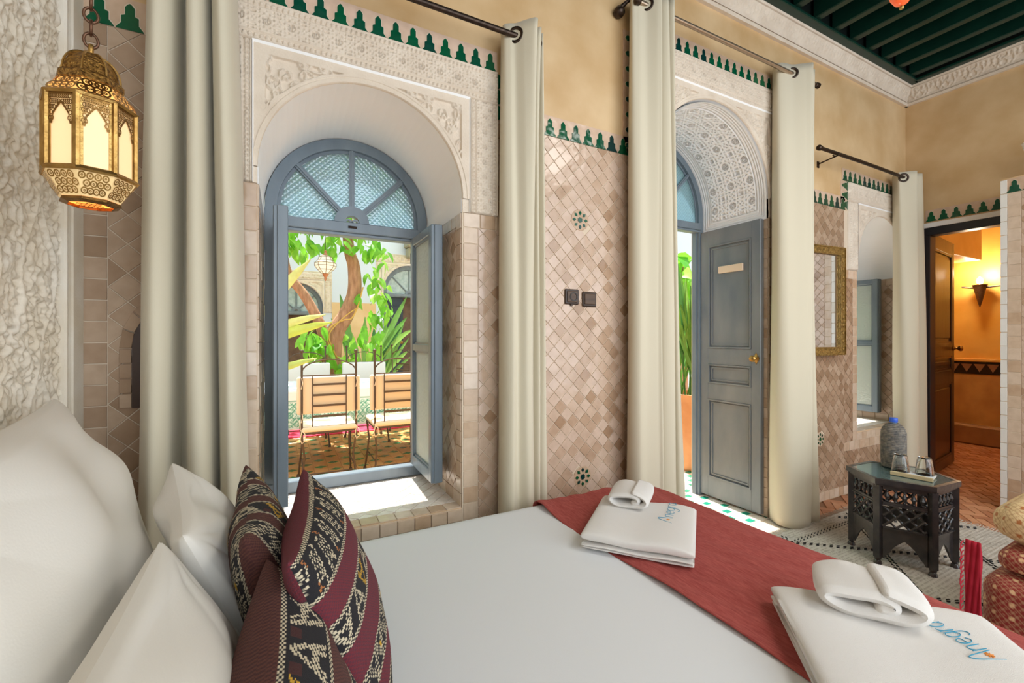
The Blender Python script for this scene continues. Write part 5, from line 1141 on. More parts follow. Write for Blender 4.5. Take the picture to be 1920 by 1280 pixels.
soft_box('seat_cushion', 2.17, 2.95, -2.3, -1.235, .405, .485, .035, RED, label='flat red and gold brocade cushion lying on the banquette', cat='cushion', puff=.01)
soft_box('bolster_cushion', 2.20, 2.9, -2.2, -1.215, .49, .63, .065, CRM2, label='cream and gold brocade cushion on top of the banquette pile', cat='cushion', puff=.02)
mb = MB(); tas = thing('tasselled_throw', 'crimson tasselled throw hanging down the side of the banquette', 'throw', (2.085, -1.185, 0))
RC = mat('crimson_cord', srgb(176, 22, 48), .8)
P = np.zeros((10, 30, 3))
for i in range(10):
    for j in range(30): t_ = j/29; P[i, j] = (.035-.022*t_+.003*sin(i*2+j*.5), .012-i*.0045-.006*t_, .50-.47*t_)
grid('cloth', P, RC, tas, thick=.004)
for i in range(26):
    z = .50-.45*i/26; mb.tube([(.014, .010, z), (.004+rr.uniform(-.006, .004), .014, z-.012), (.0+rr.uniform(-.008, .004), .012, z-.03)], .0022, 4)
mb.build('tassels', RC, tas, kind='stuff')
# ================================================================== THINGS AT THE EDGE OF THE VIEW
t = thing('pendant_lamp', 'red glass pendant tip hanging under the dark green ceiling beams', 'pendant lamp', (2.50, -.85, 2.70))
RG = mat('red_orange_glass', srgb(232, 84, 40), .12, emit=(1, .2, .06, 1), estr=.35)
mb = MB(); mb.lathe([(.0, .0), (.008, .004), (.010, .012), (.004, .02)], n=12); mb.build('finial', BRS, t, smooth=True)
mb = MB(); mb.lathe([(.004, .018), (.025, .03), (.042, .06), (.05, .10), (.045, .14), (.03, .17), (.014, .19)], n=16); mb.build('glass_bulb', RG, t, smooth=True)
mb = MB(); mb.tube([(0, 0, .185), (0, 0, .70)], .004, 6); mb.build('stem', BRS, t)
t = thing('wall_lamp', 'white glass wall lamp just showing at the right edge, above the partition', 'wall lamp', (4.60, -.79, 2.50))
mb = MB(); mb.lathe([(.02, -.06), (.035, -.045), (.05, .0), (.062, .05), (.066, .055), (.058, .05), (.044, 0), (.028, -.04)], n=20); mb.build('shade', mat('opal_glass', srgb(240, 240, 238), .3), t, smooth=True)
mb = MB(); mb.tube([(0, 0, -.05), (.05, 0, -.09), (.16, 0, -.09), (.205, 0, -.05)], .008, 8); mb.bbox(.195, .209, -.03, .03, -.1, .02, .004); mb.build('bracket_arm', BRS, t)
# ================================================================== HALL BEYOND THE FAR DOORWAY
mb = MB(); mb.box(6.95, 7.05, -3, 1.2, .8, 2.9); mb.box(RX+.12, 7.05, .62, .72, 0, 2.9); mb.box(RX+.12, 7.05, -3.05, -3, 0, 2.9); mb.mi = 1; mb.box(6.93, 7.05, -3, 1.2, .10, .8); 
hw_ = mb.build('wall_hall', [ORG, ORGD], None, kind='structure')
mb = MB(); mb.box(RX+.12, 7.05, -3, 1.2, 2.9, 3.0); mb.build('ceiling_hall', ORG, None, kind='structure')
mb = MB(); mb.bbox(5.35, 6.62, .03, .615, 2.03, 2.9, .004); mb.build('wall_bulkhead', ORG, None, kind='structure')
mb = MB(); mb.bbox(6.84, 6.95, -3, .61, 0, .22, .02); mb.build('baseboard_hall', mat('ochre_plinth', srgb(176, 138, 92), .5, var=srgb(150, 112, 72), vscale=5), None, kind='structure')
HF = lambda a, b, d: (6.93-d, a, b)
mb = MB(); mb.box(6.925, 6.935, -1.5, .61, .79, .93); mb.build('dado_band', mat('black_glaze', srgb(38, 28, 24), .2), hw_)
for i in range(18):
    y = .60-i*.105; piece(hw_, 'triangle_tile', [(y, .905), (y-.098, .905), (y-.049, .81)], HF, mat('brown_triangle_glaze', srgb(150, 116, 92), .2), d=.012, always=True)
mb = MB(); mb.bbox(6.90, 6.95, -1.5, .61, .93, .965, .006); mb.build('dado_shelf', ORG, hw_)
d2 = thing('door_2', None, None, kind='structure')
mb = MB(); mb.bbox(RX-.004, RX+.10, -1.0, -.125, 2.06, 2.128, .003); mb.bbox(RX-.004, RX+.10, -.165, -.125, 0, 2.06, .003); mb.bbox(RX-.004, RX+.10, -1.0, -.965, 0, 2.06, .003); mb.build('frame', mat('near_black_paint', srgb(38, 38, 44), .35), d2)
root2 = bpy.data.objects.new('leaf_pivot', None); root2.location = (RX+.09, -.135, 0); 
# leaf built along +x then swung a little
def leaf_x(root, L, T, z0, z1, m, pan, ang, ox, oy, s=.085):
    c_, s__ = cos(ang), sin(ang); mp = lambda x, y, z: (ox+c_*x-s__*y, oy+s__*x+c_*y, z)
    def bb(mb, x0, x1, y0, y1, z0_, z1_, b=.003):
        q = MB(); q.bbox(x0, x1, y0, y1, z0_, z1_, b); mb.add([mp(*v) for v in q.v], q.f)
    mb = MB(); bb(mb, 0, s, 0, T, z0, z1); bb(mb, L-s, L, 0, T, z0, z1); zs = [z0]+[q for p in pan for q in p]+[z1]
    for i in range(0, len(zs), 2): bb(mb, s-.002, L-s+.002, .0005, T-.0005, zs[i], zs[i+1], .002)
    lf = mb.build('leaf', m, root)
    for p0, p1 in pan:
        mb = MB(); bb(mb, s-.002, L-s+.002, .014, T-.014, p0-.002, p1+.002, .001); bb(mb, s+.045, L-s-.045, .006, T-.006, p0+.045, p1-.045, .006)
        for Y in (.008,):
            A = [(s, p0), (L-s, p0), (L-s, p1), (s, p1)]; B = [(s+.018, p0+.018), (L-s-.018, p0+.018), (L-s-.018, p1-.018), (s+.018, p1-.018)]; mb.strip(A, B, lambda a, b, d: mp(a, d, b), .004, .02, closed=True)
        mb.build('panel', m, lf)
    kk = MB(); kk.lathe([(0, 0), (.024, .001), (.024, .005), (.010, .009), (.009, .028), (.022, .036), (.028, .052), (.02, .064), (0, .068)], (0, 0, 0), 14)
    o = kk.build('knob', BRS, lf, smooth=RAD(50), loc=mp(L-.045, -.001, 1.10), rot=(pi/2, 0, ang)); return lf
leaf_x(d2, .80, .040, .012, 2.10, BRN, [(.10, .78), (.90, 1.03), (1.15, 1.98)], RAD(7.5), RX+.105, -.140)
SCX, SCY, SCZ = 6.82, .10, 1.80
t = thing('wall_torch', 'pierced horn-shaped wall torch lamp lit in the orange hall', 'wall lamp', (SCX, SCY, SCZ))
mb = MB(); mb.lathe([(.004, -.26), (.02, -.20), (.05, -.06), (.062, -.02), (.066, -.015), (.06, -.02), (.04, -.08)], n=12); mb.build('horn', mat('hammered_iron', srgb(96, 66, 40), .4, .6, bump=.8, bscale=80), t, smooth=RAD(40))
mb = MB(); mb.tube([(-.02, .14, -.03), (0, .05, -.045), (0, -.05, -.045), (-.02, -.26, -.035)], .010, 8); mb.tube([(0, 0, -.05), (.11, 0, -.09)], .010, 8); mb.build('arm', IRON, t)
mb = MB(); mb.lathe([(0, -.01), (.022, .0), (.03, .03), (.018, .06), (0, .075)], n=12); mb.build('bulb', mat('lamp_bulb', (1, .9, .7, 1), .3, emit=(1, .78, .45, 1), estr=14), t, smooth=True)
light('hall_torch_light', 'POINT', (SCX-.14, SCY, SCZ+.12), 15, (1, .86, .64), shadow_soft_size=.05)
light('hall_ceiling_light', 'POINT', (5.9, -1.7, 2.6), 20, (1, .88, .68), shadow_soft_size=.2)  # unseen fill point added to lift the hall's lower walls
# ================================================================== COURTYARD
YF = 7.0
CFL = mat('courtyard_grout', srgb(196, 150, 96), .8)
mb = MB(); mb.box(-3, 7.5, TH, 9.2, -.06, -.004); cf = mb.build('floor_courtyard', CFL, None, kind='structure')
OT = tile_mat('ochre_floor_tile', [(0.0, srgb(236, 186, 118)), (1.0, srgb(214, 152, 86)), (0.5, srgb(226, 168, 100))], .3); GRC = tile_mat('mid_green_glaze', [(0.0, srgb(60, 140, 88)), (1.0, srgb(40, 112, 70))], .25)
for i in range(30):
    for j in range(34):
        x0 = -1.2+i*.12; y0 = TH+.02+j*.12
        piece(cf, 'ochre_tile', [(x0, y0), (x0+.12, y0), (x0+.12, y0+.12), (x0, y0+.12)], FF, OT, d=.002, tilt=.003, always=True)
        if i < 30: 
            for k in (0,): 
                cx_, cy_ = x0+.06, y0+.06; 
                if (i+j) % 2 == 0: piece(cf, 'green_tile', [(cx_-.052, cy_), (cx_, cy_-.038), (cx_+.052, cy_), (cx_, cy_+.038)], FF, GRC, d=.004, tilt=0, always=True, grout=0)
mb = MB(); mb.box(2.4, 7.4, TH+.01, 6.9, -.01, .0005); mb.build('floor_paving', CRM, cf)
for i in range(18):
    for j in range(10):
        x0 = 2.42+i*.083; y0 = TH+.02+j*.083
        if (i+j) % 2 == 0: piece(cf, 'green_square_tile', [(x0+.01, y0+.02), (x0+.07, y0+.02), (x0+.07, y0+.065), (x0+.01, y0+.065)], FF, GRF, d=.004, tilt=0, grout=0, always=True)
CW = mat('courtyard_white_plaster', srgb(206, 213, 224), .8); CB = mat('courtyard_beige_tadelakt', srgb(228, 196, 150), .6, var=srgb(214, 178, 128), vscale=3)
# far wall with a window and a doorway, seen across the courtyard
OPF = [(-.255, .64, .62, 1.75), (1.73, 2.80, 0.0, 2.12)]
wf = wall_openings('wall_courtyard_far', -3, 7.5, OPF, YF, YF+.4, 5.2, [CW, CW, CB])
mb = MB(); 
for x0, x1, z1 in ((-3, -.40, 1.86), (.79, 1.58, 1.86), (2.95, 7.5, 1.86)): mb.box(x0, x1, YF-.012, YF+.01, 0, z1)
mb.box(-.40, .79, YF-.012, YF+.01, 0, .60); mb.build('dado', CB, wf)
surround(wf, -.255, .64, 1.75, -.40, .79, 1.66, 2.42, -.275, .66, 2.25, .011, y=YF); surround(wf, 1.73, 2.80, 2.12, 1.58, 2.95, 2.0, 2.86, 1.70, 2.83, 2.68, .011, y=YF)
w3 = thing('window_3', None, None, kind='structure'); FG = mat('far_window_glass', srgb(150, 168, 172), .15, var=srgb(176, 192, 194), vscale=20)
lattice_arch(w3, -.255, .64, 1.75, 1.63, .63, YF+.10, glass=FG, bw=.06)
mb = MB(); mb.box(-.26, .645, YF+.30, YF+.33, .6, 1.64); mb.build('dark_interior', mat('brown_interior', srgb(120, 92, 72), .6, var=srgb(94, 70, 54), vscale=9), w3)
mb = MB(); mb.box(-.26, .645, YF+.33, YF+.36, 1.6, 2.3); mb.build('back_panel', CW, w3)
d3 = thing('door_3', None, None, kind='structure'); lattice_arch(d3, 1.73, 2.80, 2.12, 2.03, 0, YF+.10, rail=False, glass=FG, bw=.07)
DKB = mat('dark_blue_door_paint', srgb(34, 48, 60), .4)
leaf_x(d3, .36, .04, .012, 2.02, DKB, [(.15, .78), (.90, 1.05), (1.17, 1.88)], RAD(8), 1.80, YF+.13, s=.05)
mb = MB(); mb.box(1.73, 2.8, YF+.37, YF+.4, 0, 2.03); mb.build('dark_interior', mat('brown_interior'), d3) if 'brown_interior' in MATS else None
mb = MB(); mb.box(1.73, 2.8, YF+.41, YF+.44, 2.0, 2.7); mb.build('back_panel', CW, d3)
mb = MB(); mb.box(-3.1, -3, TH, YF+.4, 0, 5.2); mb.build('wall_courtyard_left', CW, None, kind='structure')
mb = MB(); mb.box(7.5, 7.6, .75, YF+.4, 0, 5.2); mb.build('wall_courtyard_right', CW, None, kind='structure')
mb = MB(); mb.box(LX-.1, RX+.1, .02, TH, HT+.03, 4.6); mb.box(-3, LX-.1, .3, TH, 0, 4.6); mb.box(RX+.1, 7.6, .725, .80, 0, 4.6); mb.build('wall_facade', CW, None, kind='structure')
# green corbel under the gallery at the far right
mb = MB(); mb.bbox(2.13, 2.30, YF-.35, YF-.01, 2.98, 3.16, .02); mb.bbox(2.16, 2.28, YF-.22, YF-.01, 2.78, 2.98, .02); mb.build('trim_corbel', mat('weathered_olive_paint', srgb(150, 146, 122), .7), None, kind='structure')
# ------------------------------------------------------------------ table and chairs
tt = thing('courtyard_table', 'long courtyard table seen through the open window', 'table', (.7, 2.88, 0))
mb = MB(); mb.bbox(-1.3, 1.3, -.42, .42, .715, .74, .004); mb.build('tabletop', BRN, tt)
for sx in (-1.15, 1.15):
    for sy in (-.33, .33): mb = MB(); mb.tube([(sx, sy, 0), (sx*.985, sy*.9, .36), (sx, sy, .716)], .016, 8); mb.build('leg', IRON2, tt)
def clothcol(X, Z):
    c = np.broadcast_to(np.array(srgb(228, 230, 230)[:3]), X.shape+(3,)).copy(); g = np.array(srgb(96, 160, 140)[:3]); b = np.array(srgb(170, 206, 218)[:3]); lt = np.array(srgb(208, 228, 222)[:3])
    d = Z-.40; m = (d > .02) & (d < .24); s = .11; u = (X/s) % 1-.5; v = ((d-.02)/s) % 1-.5; p = np.abs(u)+np.abs(v); r = np.hypot(u, v)
    q = m & ((np.abs(p-.46) < .05) | (np.abs(p-.30) < .04) | (r < .09) | ((np.abs(np.abs(u)-np.abs(v)) < .05) & (r > .12)) | ((p > .5) & (np.abs(np.hypot(np.abs(u)-.5, np.abs(v)-.5)-.2) < .05)))
    c[m] = lt; c[q] = g; c[(d < .02)] = b*.5+.4; c[(d > .245) & (d < .26)] = g*.7+.2; c[Z > .742] = np.array(srgb(222, 228, 232)[:3]); c[(Z > .742) & (np.abs((X*1.5) % 1-.5) < .06)] = b; return c
nu, nv = 420, 220; U = np.linspace(-1.45, 1.45, nu)[:, None]; V = np.linspace(0, 1, nv)[None]; a0, b0 = 1.32, .44; dr = .34; s = V*(2*b0+2*dr)-dr
ee = np.maximum(0, np.maximum(-s, s-2*b0)); sg = np.where(s < 0, -1, 1); Yc = np.clip(s, 0, 2*b0)-b0; X = np.clip(U, -a0, a0)+0*V; ex_ = np.maximum(0, np.abs(U)-a0)
Yy = Yc+sg*(np.minimum(ee, .01))+sg*(.012+.014*np.sin(U*13))*(ee > .01)*np.clip(ee*5, 0, 1); Zz = .745-ee-ex_*1.6; X = X+np.sign(U)*np.minimum(ex_, .01)*(1)
o = grid('tablecloth', np.stack([.7+X, 2.88+Yy, Zz+.0*X], -1), mat('printed_cloth', srgb(230, 230, 230), .8, attr='Col'), None, col=clothcol(X, Zz), thick=.002, label='white tablecloth with a green printed border on the courtyard table', cat='tablecloth')
CCU = mat('cream_cushion_cloth', srgb(236, 218, 192), .85, bump=.05, bscale=200)
def chair(label, x, y, rot, group='iron chairs around the courtyard table', cover=True):
    """iron armless chair. local: back at y=0 facing -y side out, seat towards +y"""
    t = thing('iron_chair', label, 'chair', (x, y, 0), rot, group)
    w = .20; 
    for sx in (-w, w):
        mb = MB(); mb.tube([(sx, -.02, .46), (sx, -.01, .80), (sx, 0, 1.085)], .0085, 8); mb.lathe([(0, -.016), (.012, -.011), (.016, 0), (.012, .011), (0, .016)], (sx, 0, 1.095), 10); mb.build('back_post', IRON2, t, smooth=RAD(50))
        mb = MB(); mb.tube([(sx, -.02, .46), (sx*.98, -.02, .40), (sx*.90, .01, .26), (sx*.98, -.01, .12), (sx*1.06, -.05, .01)], .008, 8); mb.lathe([(0, 0), (.016, 0), (.013, .03), (0, .036)], (sx*1.06, -.05, 0), 8); mb.build('leg', IRON2, t, smooth=RAD(50))
        mb = MB(); mb.tube([(sx, .38, .45), (sx*.94, .34, .30), (sx*1.02, .37, .12), (sx*1.06, .41, .01)], .008, 8); mb.lathe([(0, 0), (.016, 0), (.013, .03), (0, .036)], (sx*1.06, .41, 0), 8); mb.build('leg', IRON2, t, smooth=RAD(50))
        mb = MB(); mb.tube([(sx*.95, -.01, .17), (sx*.95, .36, .17)], .006, 6); mb.build('stretcher', IRON2, t)
    mb = MB(); mb.tube([(-w*.9, .0, .13), (w*.9, .0, .13)], .006, 6); mb.build('stretcher', IRON2, t)
    mb = MB(); mb.tube([(-w, -.02, .455), (w, -.02, .455), (w, .38, .455), (-w, .38, .455), (-w, -.02, .455)], .009, 6); mb.build('seat_frame', IRON2, t)
    for z in (.905, .50): mb = MB(); mb.tube([(-w, -.012, z), (w, -.012, z)], .006, 6); mb.build('back_rail', IRON2, t)
    for sx in (-w*.62, w*.62): mb = MB(); mb.tube([(sx, -.014, .50), (sx, -.014, .905)], .0045, 6); mb.build('back_bar', IRON2, t)
    for k in range(4): z = .585+k*.083; mb = MB(); mb.box(-w*.62, w*.62, -.022, -.012, z-.008, z+.008); mb.build('back_slat', IRON2, t)
    mb = MB(); P = [(-w, 0, .93)]+[(-w*cos(pi*i/12), 0, .93+.10*sin(pi*i/12)) for i in range(1, 12)]+[(w, 0, .93)]; mb.tube(P, .006, 6); mb.build('back_arch', IRON2, t)
    o = rounded_slab('seat_pad', CCU, -w-.01, w+.01, -.03, .39, .462, .505, .016, t, seg=3)
    if cover:
        o = rounded_slab('back_pad', CCU, -w-.035, w+.035, .002, .040, .60, .895, .016, t, seg=3)
        for sx in (-w, w):
            for z in (.88, .62): mb = MB(); mb.tube([(sx-.012, .02, z), (sx, -.022, z+.006), (sx+.014, .02, z)], .0035, 5); mb.tube([(sx, -.02, z), (sx+.006, -.03, z-.03), (sx-.004, -.028, z-.075)], .003, 5); mb.build('tie', CCU, t)
            mb = MB(); mb.tube([(sx, -.025, .485), (sx+.02, -.045, .46), (sx+.022, -.045, .41), (sx, -.04, .385), (sx-.012, -.04, .42), (sx, -.03, .48)], .0035, 5); mb.build('tie', CCU, t)
    return t
chair('cream-cushioned iron chair on the near side of the table, left in the window', .32, 1.97, 0)
chair('cream-cushioned iron chair on the near side of the table, right in the window', .865, 1.95, 0)
# far-side chairs with loose white covers
WC = mat('white_chair_cover', srgb(220, 222, 222), .85)
for lb, cx_, cy_ in (('white-covered iron chair across the courtyard table, left one', .23, 3.80), ('white-covered iron chair across the courtyard table, right one', .86, 3.74)):
    t = chair(lb, cx_, cy_, pi, cover=False)
    mb = MB(); rounded_slab('back_cover', WC, -.25, .25, -.03, .035, .47, .905, .02, t, seg=3)
t = chair('iron chair standing beyond the table by the far doorway', 1.45, 4.3, RAD(120), cover=False)
mb = MB(); mb.box(-.4, 2.4, 4.02, 4.5, .004, .012); rr_ = mb.build('floor_runner', mat('bright_red_rug', srgb(214, 26, 66), .9, var=srgb(232, 72, 98), vscale=12, bump=.3, bscale=120), None, label='bright red rug on the courtyard floor behind the table', cat='rug')
# ------------------------------------------------------------------ tree and plants
LEAF = tile_mat('bright_leaf', [(0.0, srgb(150, 214, 70)), (1.0, srgb(84, 170, 44)), (0.4, srgb(124, 200, 56)), (.75, srgb(176, 228, 92))], .38, bump=.1)
BLD2 = tile_mat('blade_leaf', [(0.0, srgb(96, 158, 72)), (1.0, srgb(58, 116, 62)), (0.5, srgb(140, 190, 92))], .38, bump=.1)
for m_ in (LEAF, BLD2):
    p = m_.node_tree.nodes['Principled BSDF']; p.inputs['Subsurface Weight'].default_value = 0; 
    nt = m_.node_tree; tr_ = nt.nodes.new('ShaderNodeBsdfTranslucent'); mx = nt.nodes.new('ShaderNodeMixShader'); mx.inputs[0].default_value = .4; out = nt.nodes['Material Output']; src = [l.from_socket for l in nt.links if l.to_node == p and l.to_socket.name == 'Base Color'][0]
    nt.links.new(src, tr_.inputs[0]); nt.links.new(p.outputs[0], mx.inputs[1]); nt.links.new(tr_.outputs[0], mx.inputs[2]); nt.links.new(mx.outputs[0], out.inputs[0])
BARK = mat('tree_bark', srgb(196, 148, 114), .9, var=srgb(150, 106, 78), vscale=9, bump=1.0, bscale=30, detail=8, stretch=(3, 3, .6))
tree = thing('courtyard_tree', 'forked brown tree with bright green leaves in the middle of the courtyard', 'tree', (.54, 4.2, 0))
def rel(P, y=4.2): return [(x-.54, (q[0] if q else 0), z) for x, z, *q in P]
mb = MB(); mb.tube(catmull([(0, 0, 0), (-.01, 0, .5), (.0, 0, 1.05), (.05, 0, 1.29), (.16, 0, 1.48), (.27, .02, 1.78), (.27, .05, 2.12), (.21, .05, 2.36), (.2, .1, 2.8), (.3, .1, 3.3)], 5).tolist(), np.interp(np.linspace(0, 1, 46), [0, .3, .6, 1], [.13, .11, .085, .05]).tolist(), 12); mb.build('trunk', BARK, tree, smooth=True)
mb = MB(); mb.tube(catmull([(-.02, .03, .95), (-.10, .06, 1.25), (-.17, .08, 1.45), (-.32, .1, 1.74), (-.46, .1, 1.93), (-.53, .1, 2.13), (-.57, .1, 2.5), (-.7, .1, 3.0)], 5).tolist(), np.interp(np.linspace(0, 1, 36), [0, .5, 1], [.075, .055, .035]).tolist(), 10); mb.build('branch', BARK, tree, smooth=True)
mb = MB(); mb.tube(catmull([(.05, -.13, .95), (-.06, -.14, 1.15), (-.04, -.15, 1.32), (.12, -.13, 1.42), (.22, -.14, 1.45), (.30, -.12, 1.62), (.36, -.12, 1.85)], 6).tolist(), .009, 6); mb.tube(catmull([(.02, -.14, 1.0), (-.05, -.15, 1.22), (.05, -.15, 1.38), (.2, -.14, 1.52), (.3, -.1, 1.58)], 6).tolist(), .008, 6); mb.build('vine_stem', mat('yellow_vine', srgb(206, 160, 72), .5), tree, smooth=True)
def leaf_mesh(L, Wd, bend, name, seg=4):
    v = []; f = []
    for i in range(seg+1):
        t = i/seg; w = Wd/2*(sin(pi*min(1, t**.75*.96+.02)))**.8 if i < seg else 0.0005; x = L*t; z = -bend*t*t*L
        v += [(x, -w, z+w*.25), (x, 0, z), (x, w, z+w*.25)]
    for i in range(seg): a = i*3; f += [(a, a+3, a+4, a+1), (a+1, a+4, a+5, a+2)]
    me = bpy.data.meshes.new(name); me.from_pydata(v, [], f); me.shade_smooth(); return me
lm = [leaf_mesh(.15, .085, .5, 'leaf'), leaf_mesh(.13, .07, .8, 'leaf'), leaf_mesh(.17, .09, .35, 'leaf')]
for q in lm: q.materials.append(LEAF)
clusters = [(.12, 2.36, .18, .14, 26), (.40, 2.30, .16, .08, 14), (.60, 2.42, .12, .12, 16), (.98, 2.42, .16, .14, 22), (1.12, 2.28, .10, .16, 14), (1.02, 2.02, .08, .10, 8), (1.08, 1.86, .12, .12, 14), (1.17, 1.66, .10, .12, 12), (1.08, 1.50, .12, .12, 14), (.84, 1.72, .05, .08, 4), (1.00, 1.28, .14, .12, 14), (.82, 1.20, .10, .10, 8), (1.05, 1.10, .14, .10, 12), (.38, 1.26, .15, .10, 22), (.30, 1.14, .14, .10, 20), (.46, 1.04, .16, .10, 24), (.64, .94, .2, .10, 26), (.40, .86, .2, .10, 24), (.68, .80, .22, .10, 26), (-.05, 2.42, .2, .15, 20), (.3, 2.75, .5, .25, 60), (.9, 2.8, .5, .25, 50)]
rl = random.Random(3); allv = []; cnt = 0
for cx_, cz_, rx_, rz_, n_ in clusters:
    for k in range(n_):
        a = rl.uniform(0, 2*pi); r = rl.random()**.5; x = cx_+rx_*r*cos(a)-.54; z = cz_+rz_*r*sin(a); y = rl.uniform(-.26, .16)
        rot = (rl.uniform(-.9, .9), rl.uniform(.2, 1.5), rl.uniform(-2.9, -.2)); me = lm[k % 3]
        if cnt < 300 and cz_ < 2.6:
            o = bpy.data.objects.new('leaf', me); o.location = (x, y, z); o.rotation_euler = rot; sc_ = rl.uniform(.75, 1.2); o.scale = (sc_,)*3; link(o, tree); cnt += 1
        else:
            M = mathutils.Euler(rot).to_matrix(); allv.append([(M @ v.co*1.0+mathutils.Vector((x, y, z))) for v in me.vertices])
mb = MB()
for vs in allv: mb.add([tuple(v) for v in vs], [tuple(p.vertices) for p in lm[0].polygons])
for k in range(1700):  # canopy leaves above the view, added to shade the courtyard floor
    x = rl.uniform(-2.3, 2.6); y = rl.uniform(-1.7, 1.6); z = rl.uniform(3.3, 4.5); 
    if sin(x*2.1+1)*cos(y*2.3) < -.15: continue
    M = mathutils.Euler((rl.uniform(-.7, .7), rl.uniform(-.7, .7), rl.uniform(0, 6.28))).to_matrix(); mb.add([tuple(M @ v.co*1.25+mathutils.Vector((x, y, z))) for v in lm[0].vertices], [tuple(p.vertices) for p in lm[0].polygons])
mb.build('foliage', LEAF, tree, kind='stuff')
def blades(t, spec, m=BLD2, name='leaf'):
    """long strap leaves: (x0,y0,z0, x1,y1,z1, width, droop)"""
    for (x0, y0, z0, x1, y1, z1, w, dr) in spec:
        n = 9; A = np.array([x0, y0, z0]); B = np.array([x1, y1, z1]); d = B-A; sd = np.cross(d, (0, 1, .15)); sd /= np.linalg.norm(sd); P = np.zeros((n, 3, 3))
        for i in range(n):
            q = i/(n-1); c = A+d*q+np.array([0, 0, dr*4*q*(1-q)]); ww = w/2*(.12 if q < .35 else sin(pi*min(1, (q-.30)/.70*.97+.02))**.7+.02); 
            for j, k in enumerate((-1, 0, 1)): P[i, j] = c+sd*ww*k+np.array([0, .012*abs(k), 0])
        grid(name, P, m, t)
st = thing('strelitzia', 'tall strap-leaved plant growing behind the courtyard tree', 'plant', (1.1, 5.2, 0)); sp = []
for k in range(26):
    a = rl.uniform(-1, 1); sp.append((rl.uniform(-.15, .15), rl.uniform(-.1, .1), .2, a*.75, rl.uniform(-.2, .2), rl.uniform(1.0, 1.65)-abs(a)*.15, rl.uniform(.05, .09), .06))
sp += [(0, 0, .5, .62, -.1, 1.85, .09, .02), (0, 0, .6, .62, -.1, 1.52, .09, .04), (.1, 0, .6, .72, -.1, 1.33, .08, .12), (-.1, 0, .6, -.36, 0, 1.85, .10, .0), (-.3, 0, .7, -.75, 0, 1.70, .08, .05)]
blades(st, sp); mb = MB(); mb.bbox(-.6, .5, -.4, .4, 0, .22, .02); mb.build('planting_bed', mat('earth', srgb(120, 86, 60), .95), st)
yl = thing('variegated_plant', 'yellow-green strap leaves reaching in from the left outside the window', 'plant', (-.45, 1.3, 0))
YL = tile_mat('variegated_leaf', [(0.0, srgb(196, 222, 88)), (1.0, srgb(158, 204, 76)), (.5, srgb(222, 232, 150))], .4, bump=.1)
blades(yl, [(-.02, 0, .9, .60, .0, 1.71, .07, .02), (-.05, 0, 1.0, .69, .0, 1.355, .055, .05), (-.05, 0, .95, .73, .0, 1.305, .065, .05), (0, 0, .8, .64, .0, 1.07, .05, .03), (.02, 0, .7, .2, .1, 1.5, .06, 0), (-.02, 0, .7, -.2, .1, 1.4, .06, 0)], YL)
for z in (.45,): mb = MB(); mb.lathe([(0, 0), (.15, 0), (.19, .2), (.22, .5), (.235, .52), (.2, .52), (.19, .46), (0, .46)], n=20); mb.build('pot', mat('terracotta_clay', srgb(214, 140, 78), .8, var=srgb(196, 120, 62), vscale=7), yl, smooth=RAD(40))
pt = thing('planter_pot', 'tall orange terracotta planter standing outside the doorway', 'planter', (3.38, 1.03, 0))
mb = MB(); mb.lathe([(0, 0), (.17, 0), (.195, .03), (.218, .3), (.222, .62), (.235, .64), (.235, .69), (.205, .69), (.2, .60), (0, .60)], n=32); mb.build('pot', mat('pale_terracotta_clay', srgb(220, 160, 112), .8, var=srgb(204, 140, 92), vscale=7), pt, smooth=RAD(40))
mb = MB(); mb.lathe([(0, .655), (.203, .65)], n=24); mb.build('soil', mat('earth', srgb(120, 86, 60), .95), pt)
sp = []
for k in range(34):
    a = rl.uniform(-1, 1); sp.append((rl.uniform(-.14, .14), rl.uniform(-.12, .12), .64, a*.30-.06, rl.uniform(-.12, .12), rl.uniform(1.25, 1.85), rl.uniform(.03, .06), rl.uniform(0, .05)))
sp += [(-.1, 0, .65, -.22, 0, 1.93, .12, 0), (-.05, 0, .65, .0, 0, 1.62, .09, 0), (.05, 0, .65, -.05, .05, 1.72, .09, .0)]
pl = thing('potted_plant', 'tall strap-leaved plant growing in the terracotta planter', 'plant', (3.38, 1.03, 0)); blades(pl, sp)
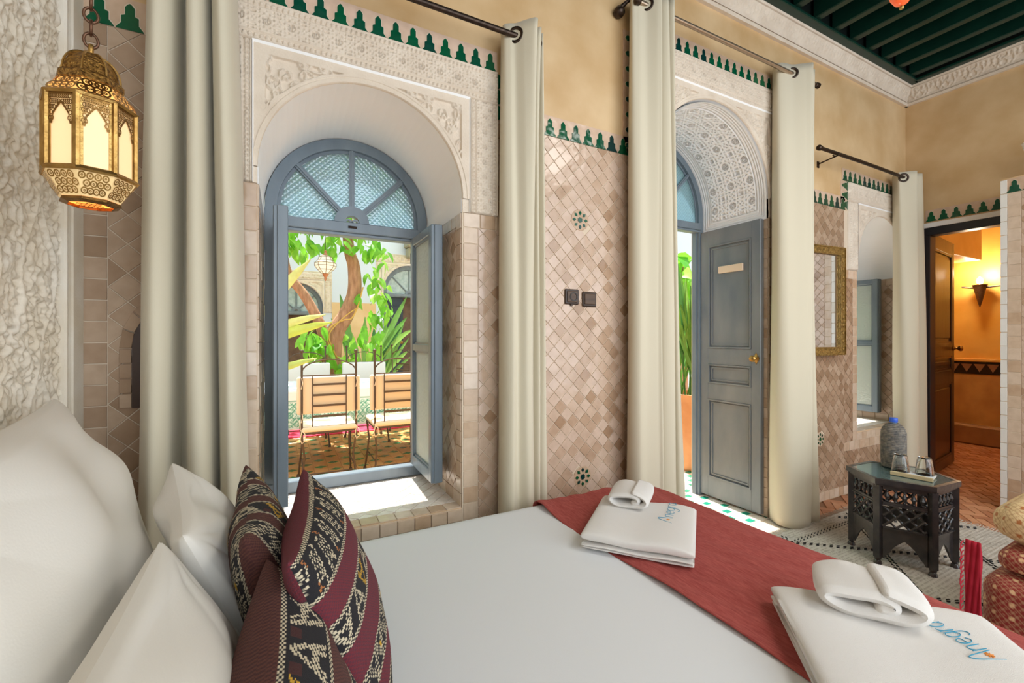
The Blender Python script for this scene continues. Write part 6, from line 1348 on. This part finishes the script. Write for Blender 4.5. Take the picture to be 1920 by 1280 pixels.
pa = thing('broadleaf_shrub', 'broad-leaved shrub rising behind the terracotta planter', 'shrub', (5.5, 3.0, 0)); mb = MB(); mb.tube([(0, 0, 0), (.05, 0, 1.2), (0, 0, 2.3)], [.06, .05, .03], 8); mb.build('stem', BARK, pa)
big = leaf_mesh(.34, .2, .5, 'leaf'); big.materials.append(LEAF)
for k in range(90):
    o = bpy.data.objects.new('leaf', big); o.location = (rl.uniform(-.5, .5), rl.uniform(-.3, .3), rl.uniform(1.3, 2.55)); o.rotation_euler = (rl.uniform(-.9, .9), rl.uniform(-.2, 1.2), rl.uniform(0, 6.28)); link(o, pa)
# ------------------------------------------------------------------ star lantern in the courtyard
cl = thing('courtyard_lantern', 'faceted glass lantern hanging in the courtyard beside the tree', 'lantern', (.385, 3.2, 1.83))
PG = mat('milky_lantern_glass', srgb(226, 226, 206), .3, emit=(1, .97, .85, 1), estr=.12)
prof_ = [(.012, .0), (.020, .03), (.030, .045), (.075, .085), (.105, .125), (.105, .155), (.072, .185), (.062, .22), (.035, .235), (.014, .26)]
mb = MB(); mb.lathe(prof_[2:-1], n=8); mb.build('glass_body', PG, cl)
for k in range(8):
    a = 2*pi*k/8; mb = MB(); mb.tube([((r+.001)*cos(a), (r+.001)*sin(a), z) for r, z in prof_[2:-1]], .0028, 5); mb.build('rib', BRSD, cl)
mb = MB()
for r, z in prof_[2:-1]: mb.tube([((r+.001)*cos(2*pi*k/8), (r+.001)*sin(2*pi*k/8), z) for k in range(9)], .0024, 5)
mb.build('hoops', BRSD, cl); mb = MB(); mb.lathe([(0, -.035), (.008, -.02), (.014, -.01), (.010, .0), (.026, .03), (.032, .046), (0, .046)], n=10); mb.lathe([(.036, .234), (.02, .25), (.012, .27), (.016, .28), (0, .30)], n=10); mb.build('caps', mat('copper', srgb(168, 112, 78), .4, .8), cl, smooth=RAD(40))
mb = MB(); mb.tube([(0, 0, .29), (0, 0, 3.3)], .0025, 5); mb.build('wire', IRON, cl)
mb = MB(); mb.tube([(-.3, 3.2, 5.14), (6, 3.2, 5.14)], .01, 6); 
emit_pieces()
print('TRIS', sum(len(o.data.polygons)*2 for o in bpy.data.objects if o.type=='MESH'), 'OBJ', len(bpy.data.objects))
